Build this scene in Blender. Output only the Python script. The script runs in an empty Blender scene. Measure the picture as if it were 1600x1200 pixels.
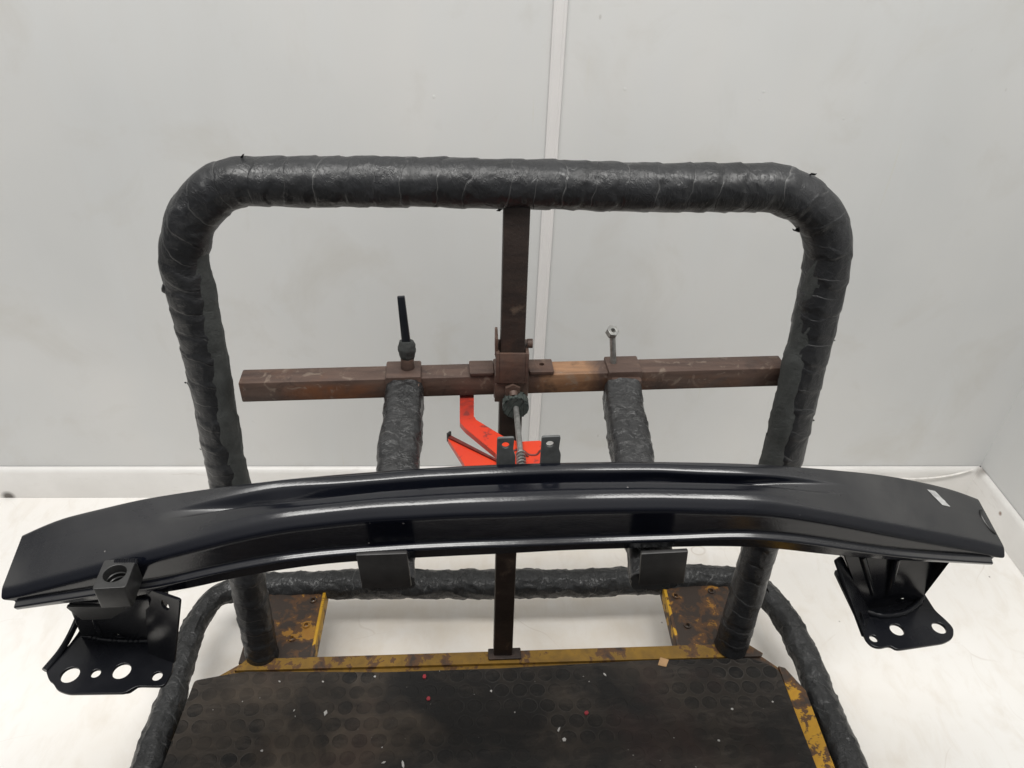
import bpy, bmesh, math, random
from mathutils import Vector, Matrix, noise
from math import radians, sin, cos, pi

SC = bpy.context.scene
COL = SC.collection
random.seed(7)

# ------------------------------------------------------------------ camera
def make_camera():
    t, r, y = radians(35.8), radians(2.2), radians(-3.3)
    fwd = Vector((-sin(y)*cos(t), cos(y)*cos(t), -sin(t)))
    right = Vector((cos(y), sin(y), 0))
    down = fwd.cross(right)
    c, s = cos(r), sin(r)
    R = right*c - down*s
    D = right*s + down*c
    if Vector((0, 0, -1)).dot(R) > 0:
        s = -s
        R = right*c - down*s
        D = right*s + down*c
    cam = bpy.data.cameras.new("camera")
    cam.sensor_width = 36.0
    cam.lens = 27.0
    cam.clip_start = 0.02
    cam.clip_end = 60.0
    ob = bpy.data.objects.new("camera", cam)
    m = Matrix((( R.x, -D.x, -fwd.x, 0.0),
                ( R.y, -D.y, -fwd.y, 0.0),
                ( R.z, -D.z, -fwd.z, 1.40),
                (0, 0, 0, 1)))
    ob.matrix_world = m
    COL.objects.link(ob)
    SC.camera = ob
make_camera()

# ------------------------------------------------------------------ world: dim grey workshop surroundings, lighter overhead
W = bpy.data.worlds.new("World")
SC.world = W
W.use_nodes = True
nt = W.node_tree
bg = nt.nodes["Background"]
bg.inputs["Strength"].default_value = 1.0
tc = nt.nodes.new("ShaderNodeTexCoord")
sp = nt.nodes.new("ShaderNodeSeparateXYZ")
rp = nt.nodes.new("ShaderNodeValToRGB")
mr = nt.nodes.new("ShaderNodeMapRange")
mr.inputs["From Min"].default_value = -1.0
mr.inputs["From Max"].default_value = 1.0
nt.links.new(tc.outputs["Generated"], sp.inputs[0])
nt.links.new(sp.outputs["Z"], mr.inputs["Value"])
nt.links.new(mr.outputs["Result"], rp.inputs["Fac"])
nt.links.new(rp.outputs["Color"], bg.inputs["Color"])
e = rp.color_ramp.elements
e[0].position = 0.46; e[0].color = (0.05, 0.048, 0.046, 1)
e[1].position = 0.95; e[1].color = (0.95, 0.94, 0.92, 1)
el = rp.color_ramp.elements.new(0.66); el.color = (0.24, 0.243, 0.248, 1)
el = rp.color_ramp.elements.new(0.82); el.color = (0.70, 0.695, 0.69, 1)

# ------------------------------------------------------------------ lamps: ceiling tubes
def area(name, loc, target, sx, sy, power, col):
    l = bpy.data.lights.new(name, 'AREA')
    l.shape = 'RECTANGLE'; l.size = sx; l.size_y = sy
    l.energy = power; l.color = col
    o = bpy.data.objects.new(name, l)
    o.location = loc
    d = Vector(target) - Vector(loc)
    o.rotation_euler = d.to_track_quat('-Z', 'Y').to_euler()
    COL.objects.link(o)
    return o
area("ceiling_lamp", (-0.80, 0.45, 2.75), (-0.80, 0.45, 0), 1.50, 0.50, 38.0, (1.0, 0.985, 0.95))
area("ceiling_lamp", (0.80, 0.45, 2.75), (0.80, 0.45, 0), 0.95, 0.50, 26.0, (1.0, 0.985, 0.95))

SC.view_settings.view_transform = 'Standard'
SC.view_settings.look = 'None'
SC.view_settings.exposure = 0.0
SC.view_settings.gamma = 1.0
SC.view_settings.use_curve_mapping = False
SC.render.engine = 'CYCLES'
SC.cycles.max_bounces = 8

# ------------------------------------------------------------------ material helpers
class NT:
    def __init__(self, name):
        self.m = bpy.data.materials.new(name)
        self.m.use_nodes = True
        self.t = self.m.node_tree
        self.b = self.t.nodes["Principled BSDF"]
    def n(self, typ, **kw):
        nd = self.t.nodes.new(typ)
        for k, v in kw.items():
            setattr(nd, k, v)
        return nd
    def l(self, a, b):
        self.t.links.new(a, b)
    def val(self, sock, v):
        if hasattr(v, "default_value") or hasattr(v, "is_linked"):
            self.l(v, sock)
        else:
            sock.default_value = v
    def coord(self, kind="Object", scale=(1, 1, 1)):
        c = self.n("ShaderNodeTexCoord")
        mp = self.n("ShaderNodeMapping")
        self.l(c.outputs[kind], mp.inputs[0])
        mp.inputs["Scale"].default_value = scale
        return mp.outputs[0]
    def noise(self, vec, scale, detail=4, rough=0.55, dist=0.0):
        nd = self.n("ShaderNodeTexNoise")
        self.l(vec, nd.inputs["Vector"])
        nd.inputs["Scale"].default_value = scale
        nd.inputs["Detail"].default_value = detail
        nd.inputs["Roughness"].default_value = rough
        nd.inputs["Distortion"].default_value = dist
        return nd.outputs["Fac"]
    def ramp(self, fac, stops, interp='LINEAR'):
        nd = self.n("ShaderNodeValToRGB")
        nd.color_ramp.interpolation = interp
        els = nd.color_ramp.elements
        while len(els) < len(stops):
            els.new(0.5)
        for e_, (p, c) in zip(els, stops):
            e_.position = p
            e_.color = (c[0], c[1], c[2], 1) if not isinstance(c, (int, float)) else (c, c, c, 1)
        self.l(fac, nd.inputs["Fac"])
        return nd.outputs["Color"]
    def mix(self, fac, a, b, mode='MIX'):
        nd = self.n("ShaderNodeMix", data_type='RGBA', blend_type=mode)
        self.val(nd.inputs[0], fac)
        for s_, v in ((nd.inputs[6], a), (nd.inputs[7], b)):
            if isinstance(v, tuple):
                s_.default_value = (v[0], v[1], v[2], 1)
            else:
                self.l(v, s_)
        return nd.outputs[2]
    def math(self, op, a, b=0.0, clamp=False):
        nd = self.n("ShaderNodeMath", operation=op)
        nd.use_clamp = clamp
        self.val(nd.inputs[0], a)
        self.val(nd.inputs[1], b)
        return nd.outputs[0]
    def bump(self, h, strength=0.3, dist=0.002, prev=None):
        nd = self.n("ShaderNodeBump")
        nd.inputs["Strength"].default_value = strength
        nd.inputs["Distance"].default_value = dist
        self.l(h, nd.inputs["Height"])
        if prev is not None:
            self.l(prev, nd.inputs["Normal"])
        return nd.outputs["Normal"]
    def set(self, **kw):
        names = dict(color="Base Color", rough="Roughness", metal="Metallic", spec="Specular IOR Level",
                     normal="Normal", coat="Coat Weight", coat_rough="Coat Roughness")
        for k, v in kw.items():
            s_ = self.b.inputs[names[k]]
            if isinstance(v, tuple):
                s_.default_value = (v[0], v[1], v[2], 1)
            elif isinstance(v, (int, float)):
                s_.default_value = v
            else:
                self.l(v, s_)
        return self.m

def mat_wall():
    k = NT("white_wall_panel")
    c = k.coord()
    big = k.noise(c, 1.6, 3)
    smear = k.noise(k.coord(scale=(14, 14, 1.3)), 1.0, 6, 0.6)
    stain = k.noise(c, 5.0, 6, 0.6, 0.6)
    col = k.ramp(big, [(0.3, (0.585, 0.593, 0.590)), (0.7, (0.675, 0.672, 0.660))])
    col = k.mix(k.ramp(smear, [(0.45, 0.0), (0.75, 0.35)]), col, (0.64, 0.655, 0.66))
    col = k.mix(k.ramp(stain, [(0.54, 0.0), (0.78, 0.6)]), col, (0.545, 0.53, 0.495))
    drip = k.noise(k.coord(scale=(60, 60, 2.2)), 1.0, 4, 0.5)
    dm = k.math('MULTIPLY', k.ramp(drip, [(0.69, 0.0), (0.75, 0.45)]), k.ramp(k.noise(c, 4.2, 2), [(0.50, 0.0), (0.62, 1.0)]))
    col = k.mix(dm, col, (0.58, 0.55, 0.42))
    v2 = k.n("ShaderNodeTexVoronoi"); k.l(k.coord(scale=(1, 1, 0.55)), v2.inputs["Vector"]); v2.inputs["Scale"].default_value = 11.0
    mk = k.math('MULTIPLY', k.ramp(v2.outputs["Distance"], [(0.015, 1.0), (0.035, 0.0)]), k.ramp(k.noise(c, 7.3, 2), [(0.50, 0.0), (0.54, 0.5)]))
    col = k.mix(mk, col, (0.33, 0.31, 0.28))
    vor = k.n("ShaderNodeTexVoronoi"); k.l(c, vor.inputs["Vector"]); vor.inputs["Scale"].default_value = 19.0
    dots = k.ramp(vor.outputs["Distance"], [(0.035, 1.0), (0.07, 0.0)])
    pick = k.ramp(k.noise(c, 3.2, 2), [(0.52, 0.0), (0.60, 1.0)])
    dd = k.math('MULTIPLY', dots, pick)
    nb = k.bump(dd, 0.35, 0.0012)
    nb = k.bump(k.noise(c, 220.0, 3), 0.05, 0.0006, nb)
    return k.set(color=col, rough=0.42, spec=0.4, normal=nb)

def mat_trim():
    k = NT("white_plastic_trim")
    c = k.coord()
    col = k.ramp(k.noise(c, 7, 5), [(0.35, (0.71, 0.695, 0.685)), (0.75, (0.76, 0.74, 0.732))])
    return k.set(color=col, rough=0.38)

def mat_skirt():
    k = NT("white_skirting")
    c = k.coord()
    col = k.ramp(k.noise(c, 6, 5), [(0.35, (0.70, 0.685, 0.66)), (0.7, (0.80, 0.785, 0.765))])
    scuff = k.noise(k.coord(scale=(3, 3, 20)), 3.0, 6, 0.65)
    col = k.mix(k.ramp(scuff, [(0.60, 0.0), (0.78, 0.55)]), col, (0.46, 0.42, 0.37))
    def near(pt, r0, r1, amt, dark):
        d = k.n("ShaderNodeVectorMath", operation='DISTANCE'); k.l(c, d.inputs[0]); d.inputs[1].default_value = pt
        return k.mix(k.ramp(d.outputs["Value"], [(r0, amt), (r1, 0.0)]), col, dark)
    col = near((1.317, 1.437, 0.085), 0.006, 0.022, 0.75, (0.10, 0.075, 0.055))
    col = near((1.300, 1.315, 0.060), 0.0045, 0.0075, 0.8, (0.16, 0.07, 0.03))
    col = near((-1.17, 1.44, 0.005), 0.008, 0.02, 0.9, (0.05, 0.04, 0.03))
    return k.set(color=col, rough=0.4)

def mat_floor():
    k = NT("white_floor_board")
    c = k.coord()
    col = k.ramp(k.noise(c, 2.2, 4), [(0.3, (0.83, 0.80, 0.76)), (0.7, (0.88, 0.865, 0.84))])
    grain = k.noise(k.coord(scale=(17, 7, 1)), 1.6, 6, 0.62, 0.6)
    col = k.mix(k.ramp(grain, [(0.48, 0.0), (0.78, 0.55)]), col, (0.71, 0.655, 0.585))
    blot = k.noise(c, 9.0, 6, 0.6, 0.4)
    col = k.mix(k.ramp(blot, [(0.60, 0.0), (0.82, 0.45)]), col, (0.66, 0.60, 0.52))
    vor = k.n("ShaderNodeTexVoronoi"); k.l(c, vor.inputs["Vector"]); vor.inputs["Scale"].default_value = 16.0
    dots = k.ramp(vor.outputs["Distance"], [(0.025, 1.0), (0.045, 0.0)])
    pick = k.ramp(k.noise(c, 6.0, 2), [(0.48, 0.0), (0.54, 0.8)])
    col = k.mix(k.math('MULTIPLY', dots, pick), col, (0.12, 0.10, 0.085))
    vc = k.n("ShaderNodeTexVoronoi", feature='DISTANCE_TO_EDGE')
    wv = k.n("ShaderNodeVectorMath", operation='ADD')
    nn = k.n("ShaderNodeTexNoise"); k.l(c, nn.inputs["Vector"]); nn.inputs["Scale"].default_value = 2.5
    k.l(c, wv.inputs[0]); k.l(nn.outputs["Color"], wv.inputs[1])
    k.l(wv.outputs[0], vc.inputs["Vector"]); vc.inputs["Scale"].default_value = 3.0
    crack = k.ramp(vc.outputs["Distance"], [(0.0, 0.5), (0.007, 0.0)])
    cm = k.math('MULTIPLY', crack, k.ramp(k.noise(c, 2.7, 3), [(0.50, 0.0), (0.62, 1.0)]))
    col = k.mix(cm, col, (0.50, 0.43, 0.36))
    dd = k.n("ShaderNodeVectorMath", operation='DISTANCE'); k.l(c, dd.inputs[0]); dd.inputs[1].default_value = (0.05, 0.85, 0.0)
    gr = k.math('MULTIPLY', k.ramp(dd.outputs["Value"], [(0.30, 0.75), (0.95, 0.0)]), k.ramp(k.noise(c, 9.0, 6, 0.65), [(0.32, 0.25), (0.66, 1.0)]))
    col = k.mix(gr, col, (0.74, 0.665, 0.565))      # mottled beige under and round the trolley, fading outwards
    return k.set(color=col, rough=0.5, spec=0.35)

def mat_black_paint():
    k = NT("black_gloss_paint")
    c = k.coord()
    dust = k.noise(c, 7.0, 6, 0.62, 0.3)
    fine = k.noise(k.coord(scale=(12, 60, 60)), 3.0, 5, 0.6)
    geo = k.n("ShaderNodeNewGeometry")
    sx = k.n("ShaderNodeSeparateXYZ"); k.l(geo.outputs["Normal"], sx.inputs[0])
    pos = k.n("ShaderNodeSeparateXYZ"); k.l(geo.outputs["Position"], pos.inputs[0])
    end = k.math('ABSOLUTE', k.math('SUBTRACT', pos.outputs["X"], 0.035))
    endm = k.ramp(end, [(0.26, 0.0), (0.48, 1.0)])       # storage dust kept by the flat ends of the beam
    up = k.ramp(sx.outputs["Z"], [(0.75, 0.0), (0.95, 1.0)])
    dm = k.math('MULTIPLY', endm, up)
    amt = k.math('MULTIPLY', dm, k.ramp(dust, [(0.32, 0.35), (0.66, 1.0)]))
    col = k.mix(k.math('MULTIPLY', amt, 0.75), (0.0036, 0.0043, 0.0075), (0.052, 0.051, 0.049))
    r0 = k.ramp(fine, [(0.3, 0.12), (0.8, 0.21)])
    rr = k.mix(amt, r0, (0.5, 0.5, 0.5))
    h = k.noise(c, 380.0, 2)
    speck = k.n("ShaderNodeTexVoronoi"); k.l(c, speck.inputs["Vector"]); speck.inputs["Scale"].default_value = 42.0
    sm = k.math('MULTIPLY', k.ramp(speck.outputs["Distance"], [(0.03, 1.0), (0.055, 0.0)]), k.ramp(k.noise(c, 14.0, 2), [(0.58, 0.0), (0.62, 0.8)]))
    col = k.mix(sm, col, (0.22, 0.21, 0.20))
    return k.set(color=col, rough=rr, spec=0.5, coat=0.0, coat_rough=0.10, normal=k.bump(k.noise(c, 60.0, 3), 0.05, 0.0012, k.bump(h, 0.08, 0.0006)))

def mat_gloss(name="black_bracket_paint"):
    k = NT(name)
    c = k.coord()
    col = k.ramp(k.noise(c, 16, 5), [(0.4, (0.006, 0.0065, 0.0085)), (0.8, (0.013, 0.0135, 0.016))])
    r0 = k.ramp(k.noise(c, 26, 4), [(0.3, 0.14), (0.8, 0.30)])
    return k.set(color=col, rough=r0, spec=0.22, coat=0.0, coat_rough=0.12, normal=k.bump(k.noise(c, 55, 3), 0.10, 0.0012))

def mat_tape(name, base=(0.016, 0.0165, 0.0175), rough=(0.36, 0.58), wr=0.6, vary=1.0, white=0.0, seam=0.0):
    """black tape wound round a tube; UV u runs round, v along in metres"""
    k = NT(name)
    uv = k.n("ShaderNodeUVMap"); uv.uv_map = "UVMap"
    mp = k.n("ShaderNodeMapping"); k.l(uv.outputs[0], mp.inputs[0]); mp.inputs["Scale"].default_value = (2.2, 15.0, 1)
    mp2 = k.n("ShaderNodeMapping"); k.l(uv.outputs[0], mp2.inputs[0]); mp2.inputs["Scale"].default_value = (5.0, 48.0, 1)
    oc = k.coord()
    wave = k.noise(mp.outputs[0], 1.0, 5, 0.6, 1.2)
    crease = k.noise(mp2.outputs[0], 1.0, 4, 0.6, 2.2)
    lump = k.noise(oc, 15.0, 3, 0.5, 0.8)
    ridge = k.math('ABSOLUTE', k.math('SUBTRACT', crease, 0.5))
    ridge = k.ramp(ridge, [(0.0, 1.0), (0.05, 0.0)])
    dull = k.noise(oc, 9.0, 5, 0.6)
    hi = tuple(min(1, b * 2.1 * vary + 0.004) for b in base)
    col = k.mix(k.ramp(dull, [(0.35, 0.0), (0.75, 1.0)]), base, hi)
    if seam > 0:
        suv = k.n("ShaderNodeSeparateXYZ"); k.l(uv.outputs[0], suv.inputs[0])
        ph = k.math('ADD', k.math('MULTIPLY', suv.outputs["Y"], 1.0/seam), k.math('MULTIPLY', suv.outputs["X"], 1.0))
        ph = k.math('ADD', ph, k.math('MULTIPLY', k.noise(mp.outputs[0], 0.45, 4), 2.4))
        fr = k.math('FRACT', ph)
        edge = k.ramp(fr, [(0.0, 1.0), (0.035, 0.0)])
        vis = k.ramp(k.noise(oc, 21.0, 3), [(0.44, 0.0), (0.58, 1.0)])
        col = k.mix(k.math('MULTIPLY', k.math('MULTIPLY', edge, vis), 0.55), col, (0.15, 0.15, 0.148))  # crease highlights painted in as pale lines along the tape edges
    if white > 0:
        spk = k.noise(mp2.outputs[0], 1.7, 3, 0.5, 3.0)
        col = k.mix(k.math('MULTIPLY', k.ramp(spk, [(0.70, 0.0), (0.76, white)]), 1.0), col, (0.16, 0.16, 0.155))
    rr = k.ramp(k.noise(oc, 40, 4), [(0.3, rough[0]), (0.75, rough[1])])
    n1 = k.bump(wave, wr, 0.006)
    n2 = k.bump(lump, wr * 0.7, 0.006, n1)
    n3 = k.bump(ridge, wr * 0.6, 0.0016, n2)
    if seam > 0:
        n3 = k.bump(k.ramp(fr, [(0.0, 0.0), (0.06, 1.0), (1.0, 0.55)]), 0.45, 0.0018, n3)
    return k.set(color=col, rough=rr, spec=0.45, normal=n3)

def mat_rust(name="rusty_steel", dark=1.0, orange=0.35, patch=False):
    k = NT(name)
    c = k.coord()
    st = k.noise(k.coord(scale=(4, 30, 30)), 2.0, 6, 0.6, 0.3)
    a = k.noise(c, 11.0, 6, 0.62, 0.4)
    col = k.ramp(st, [(0.3, (0.050*dark, 0.031*dark, 0.025*dark)), (0.62, (0.098*dark, 0.062*dark, 0.048*dark)), (0.85, (0.150*dark, 0.109*dark, 0.086*dark))])
    col = k.mix(k.ramp(a, [(0.55, 0.0), (0.75, orange)]), col, (0.20, 0.075, 0.026))
    b = k.noise(c, 17.0, 5, 0.6, 1.0)
    col = k.mix(k.ramp(b, [(0.62, 0.0), (0.80, 0.55)]), col, (0.25, 0.18, 0.13))
    if patch:      # bare scraped stretch beside the sleeve and orange rust under the left end
        sx = k.n("ShaderNodeSeparateXYZ"); k.l(c, sx.inputs[0])
        xr = k.math('ADD', sx.outputs["X"], k.math('MULTIPLY', k.math('SUBTRACT', b, 0.5), 0.06))
        def band(cx, hw, soft):
            dd = k.math('ABSOLUTE', k.math('SUBTRACT', xr, cx))
            return k.ramp(dd, [(max(0.0, hw-soft), 1.0), (hw+soft, 0.0)])
        low = k.ramp(sx.outputs["Z"], [(0.726, 1.0), (0.735, 0.0)])
        m1 = k.math('MULTIPLY', band(0.140, 0.036, 0.010), k.ramp(st, [(0.25, 0.2), (0.65, 0.9)]))
        col = k.mix(m1, col, (0.34, 0.185, 0.095))
        m2 = k.math('MULTIPLY', band(-0.18, 0.07, 0.05), low)
        col = k.mix(k.math('MULTIPLY', m2, k.ramp(a, [(0.36, 0.0), (0.62, 0.85)])), col, (0.21, 0.070, 0.020))
        m3 = k.math('MULTIPLY', band(0.25, 0.16, 0.05), low)
        col = k.mix(k.math('MULTIPLY', m3, k.ramp(b, [(0.44, 0.0), (0.66, 0.6)])), col, (0.17, 0.070, 0.03))
        m4 = k.ramp(k.noise(c, 46.0, 4, 0.6, 0.8), [(0.58, 0.0), (0.68, 0.6)])
        col = k.mix(k.ramp(k.noise(c, 30.0, 5, 0.65, 0.5), [(0.55, 0.0), (0.68, 0.6)]), col, (0.030, 0.020, 0.017))
        col = k.mix(m4, col, (0.21, 0.165, 0.13))
    gr = k.noise(c, 240, 3)
    return k.set(color=col, rough=k.ramp(a, [(0.3, 0.42), (0.8, 0.72)]), spec=0.45, metal=0.15, normal=k.bump(gr, 0.30, 0.0012, k.bump(k.noise(c, 70.0, 5, 0.65), 0.35, 0.0018)))

def mat_yellow(name="worn_yellow_paint", wear=0.5, c1=(0.58, 0.33, 0.018), c2=(0.40, 0.20, 0.015)):
    k = NT(name)
    c = k.coord()
    a = k.noise(c, 8.0, 7, 0.62, 0.5)
    b = k.noise(c, 38.0, 6, 0.65, 0.4)
    s = k.math('ADD', k.math('MULTIPLY', a, 0.55), k.math('MULTIPLY', b, 0.45))
    yel = k.mix(k.ramp(b, [(0.35, 0.0), (0.7, 0.7)]), c1, c2)
    col = k.mix(k.ramp(s, [(wear - 0.010, 1.0), (wear + 0.010, 0.0)]), yel, (0.085, 0.040, 0.016))
    col = k.mix(k.ramp(s, [(wear - 0.07, 1.0), (wear - 0.03, 0.0)]), col, (0.034, 0.023, 0.017))
    return k.set(color=col, rough=0.55, spec=0.4, normal=k.bump(s, 0.35, 0.0016))

def mat_mat():
    k = NT("studded_rubber")
    geo = k.coord()
    sep = k.n("ShaderNodeSeparateXYZ"); k.l(geo, sep.inputs[0])
    P = 0.0325
    xx = k.math('MULTIPLY', sep.outputs["X"], 1/P)
    yy = k.math('MULTIPLY', sep.outputs["Y"], 1/(P*0.93))
    row = k.math('FLOOR', yy)
    odd = k.math('MULTIPLY', k.math('MODULO', k.math('ABSOLUTE', row), 2.0), 0.5)
    fx = k.math('SUBTRACT', k.math('FRACT', k.math('ADD', xx, odd)), 0.5)
    fy = k.math('SUBTRACT', k.math('FRACT', yy), 0.5)
    d = k.math('SQRT', k.math('ADD', k.math('MULTIPLY', fx, fx), k.math('MULTIPLY', fy, fy)))
    d = k.math('ADD', d, k.math('MULTIPLY', k.math('SUBTRACT', k.noise(geo, 70.0, 3), 0.5), 0.10))
    stud = k.ramp(d, [(0.375, 1.0), (0.42, 0.0)])
    ring = k.ramp(k.math('ABSOLUTE', k.math('SUBTRACT', d, 0.43)), [(0.0, 1.0), (0.06, 0.0)])
    big = k.noise(geo, 3.6, 6, 0.62, 0.5)
    mid = k.noise(geo, 12.0, 6, 0.65, 0.5)
    wear = k.noise(geo, 5.0, 3)
    base = k.ramp(mid, [(0.3, (0.0060, 0.0058, 0.0057)), (0.75, (0.0145, 0.0130, 0.0122))])
    left = k.ramp(sep.outputs["X"], [(0.25, 1.0), (0.40, 0.30)])
    left.node.color_ramp.elements[0].position = 0.0
    dirtm = k.math('MULTIPLY', k.ramp(big, [(0.42, 0.0), (0.66, 1.0)]), left)
    brown = k.mix(mid, (0.040, 0.030, 0.022), (0.125, 0.098, 0.074))
    filled = k.ramp(k.math('ADD', k.math('MULTIPLY', wear, 0.6), k.math('MULTIPLY', mid, 0.4)), [(0.39, 0.0), (0.51, 1.0)])
    gap = k.math('SUBTRACT', 1.0, k.math('MULTIPLY', stud, k.math('SUBTRACT', 1.0, k.math('MULTIPLY', filled, 0.75))))
    col = k.mix(k.math('MULTIPLY', dirtm, k.math('MULTIPLY', gap, 0.85)), base, brown)
    col = k.mix(k.math('MULTIPLY', ring, k.math('MULTIPLY', k.math('SUBTRACT', 1.0, filled), 0.42)), col, (0.075, 0.071, 0.066))
    scuff = k.noise(k.coord(scale=(5, 16, 1)), 3.0, 7, 0.7, 1.0)
    col = k.mix(k.math('MULTIPLY', k.ramp(scuff, [(0.50, 0.0), (0.72, 0.7)]), k.ramp(big, [(0.36, 0.25), (0.60, 1.0)])), col, (0.062, 0.052, 0.044))
    oil = k.noise(geo, 7.5, 5, 0.6, 0.8)
    col = k.mix(k.ramp(oil, [(0.50, 0.0), (0.66, 0.75)]), col, (0.010, 0.0095, 0.0095))
    red = k.noise(geo, 4.3, 4, 0.6)
    col = k.mix(k.ramp(red, [(0.56, 0.0), (0.74, 0.45)]), col, (0.036, 0.017, 0.015))
    vor = k.n("ShaderNodeTexVoronoi"); k.l(geo, vor.inputs["Vector"]); vor.inputs["Scale"].default_value = 60.0
    sp_ = k.math('MULTIPLY', k.ramp(vor.outputs["Distance"], [(0.05, 1.0), (0.10, 0.0)]), k.ramp(k.noise(geo, 31, 2), [(0.60, 0.0), (0.63, 0.7)]))
    col = k.mix(sp_, col, (0.20, 0.19, 0.18))
    hgt = k.math('MULTIPLY', stud, k.math('SUBTRACT', 1.0, k.math('MULTIPLY', filled, 0.8)))
    n1 = k.bump(hgt, 0.8, 0.0030)
    n2 = k.bump(k.noise(geo, 150, 4), 0.3, 0.0012, n1)
    return k.set(color=col, rough=k.ramp(mid, [(0.3, 0.50), (0.7, 0.78)]), spec=0.22, normal=n2)

def mat_plain(name, col, rough=0.5, metal=0.0, var=0.25, scale=30, bump=0.1):
    k = NT(name)
    c = k.coord()
    lo = tuple(x*(1-var) for x in col); hi = tuple(min(1, x*(1+var)) for x in col)
    cc = k.ramp(k.noise(c, scale, 5, 0.6, 0.3), [(0.3, lo), (0.7, hi)])
    return k.set(color=cc, rough=rough, metal=metal, normal=k.bump(k.noise(c, scale*6, 3), bump, 0.0008))

def mat_orange():
    k = NT("orange_enamel")
    c = k.coord()
    a = k.noise(c, 34, 6, 0.62, 0.6)
    col = k.mix(k.ramp(k.noise(c, 12, 3), [(0.3, 0.0), (0.7, 1.0)]), (0.47, 0.024, 0.008), (0.54, 0.040, 0.009))
    pos = k.n("ShaderNodeNewGeometry"); s = k.n("ShaderNodeSeparateXYZ"); k.l(pos.outputs["Position"], s.inputs[0])
    worn = k.ramp(s.outputs["Y"], [(0.870, 0.0), (0.915, 0.9)])     # scuffed towards the free end of the arm
    wm = k.math('MAXIMUM', k.math('MULTIPLY', worn, k.ramp(a, [(0.35, 0.2), (0.6, 1.0)])), k.ramp(a, [(0.60, 0.0), (0.645, 0.9)]))
    col = k.mix(wm, col, (0.13, 0.022, 0.020))
    return k.set(color=col, rough=0.4, spec=0.5, normal=k.bump(a, 0.12, 0.001))

M = dict(wall=mat_wall(), concrete=mat_plain("grey_concrete", (0.09, 0.088, 0.083), 0.8, 0.0, 0.3, 6), trim=mat_trim(), skirt=mat_skirt(), floor=mat_floor(), paint=mat_black_paint(), gloss=mat_gloss(),
         tape=mat_tape("black_wound_tape", (0.0095, 0.0099, 0.0110), (0.30, 0.50), 0.42, white=0.15, seam=0.040), pale_tape=mat_tape("pale_lit_tape", (0.026, 0.028, 0.027), (0.6, 0.8), 0.5, 0.8),  # paler tape copy: wall light painted on the legs, also the rod wrap
         plastic=mat_tape("black_shrink_film", (0.0125, 0.0127, 0.0132), (0.20, 0.42), 0.65, 1.0, seam=0.07),
         ring=mat_tape("black_bin_liner", (0.0115, 0.0120, 0.0125), (0.26, 0.44), 0.7, seam=0.055),
         rust=mat_rust(), rust_bar=mat_rust("rusty_bar_steel", 1.0, 0.3, True), rust_dark=mat_rust("dark_rusty_steel", 0.26, 0.12), yellow=mat_yellow(), brack=mat_yellow("scraped_yellow_bracket", 0.55, (0.34, 0.18, 0.018), (0.26, 0.105, 0.02)), rear=mat_yellow("dirty_yellow_edge", 0.47, (0.235, 0.128, 0.012), (0.080, 0.046, 0.013)), side=mat_yellow("bright_yellow_edge", 0.465, (0.50, 0.27, 0.014), (0.33, 0.16, 0.013)),
         mat=mat_mat(), steel=mat_plain("zinc_steel", (0.27, 0.27, 0.26), 0.42, 0.7, 0.4, 90), dark_steel=mat_plain("dark_mill_steel", (0.020, 0.019, 0.019), 0.38, 0.2, 0.35, 60), tab=mat_plain("dull_grey_black_steel", (0.085, 0.089, 0.089), 0.6, 0.0, 0.25, 80), dusty=mat_plain("dusty_black_steel", (0.018, 0.018, 0.018), 0.45, 0.0, 0.35, 70),
         orange=mat_orange(), edge_red=mat_plain("worn_dark_red", (0.10, 0.012, 0.008), 0.5, 0, 0.4, 120), blue=mat_plain("dark_blue_rod", (0.012, 0.014, 0.018), 0.28, 0.2), card=mat_plain("brown_cardboard", (0.36, 0.22, 0.11), 0.85),
         red=mat_plain("red_plastic", (0.26, 0.012, 0.022), 0.45), white=mat_plain("white_flake", (0.38, 0.37, 0.355), 0.6), chalk=mat_plain("white_label_paper", (0.34, 0.34, 0.335), 0.6, 0, 0.3, 120),
         cable=mat_plain("white_cable_sheath", (0.78, 0.76, 0.73), 0.4), bush=mat_plain("grey_green_rubber", (0.050, 0.060, 0.056), 0.45, 0, 0.4, 120),
         hole=mat_plain("dark_bore", (0.006, 0.006, 0.006), 0.35), stain=mat_plain("rust_spot", (0.22, 0.10, 0.05), 0.8))

# ------------------------------------------------------------------ object helpers
def link(name, me, mat, parent=None, smooth=True, angle=40):
    o = bpy.data.objects.new(name, me)
    COL.objects.link(o)
    if mat is not None:
        me.materials.clear(); me.materials.append(mat)
    if smooth:
        for p in me.polygons: p.use_smooth = True
        try:
            me.set_sharp_from_angle(angle=radians(angle))
        except Exception:
            pass
    if parent is not None:
        o.parent = parent
        o.matrix_parent_inverse = Matrix.Translation(-Vector(root_loc(parent)))
    return o

def root_loc(o):
    v = Vector(o.location)
    p = o.parent
    if p is not None and o.type == 'MESH':
        return (0, 0, 0) if False else LOCS.get(o.name, (0, 0, 0))
    return v
LOCS = {}

def thing(name, label, cat, loc=(0, 0, 0), group=None):
    o = bpy.data.objects.new(name, None)
    o.empty_display_size = 0.05
    o.location = loc
    COL.objects.link(o)
    o["label"] = label; o["category"] = cat
    if group: o["group"] = group
    return o
def tag(o, label, cat, group=None):
    o["label"] = label; o["category"] = cat
    if group: o["group"] = group
    return o
def structure(o):
    o["kind"] = "structure"; return o

def bm_mesh(bm, name):
    me = bpy.data.meshes.new(name)
    bmesh.ops.recalc_face_normals(bm, faces=bm.faces[:])
    bm.to_mesh(me); bm.free()
    return me

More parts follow.
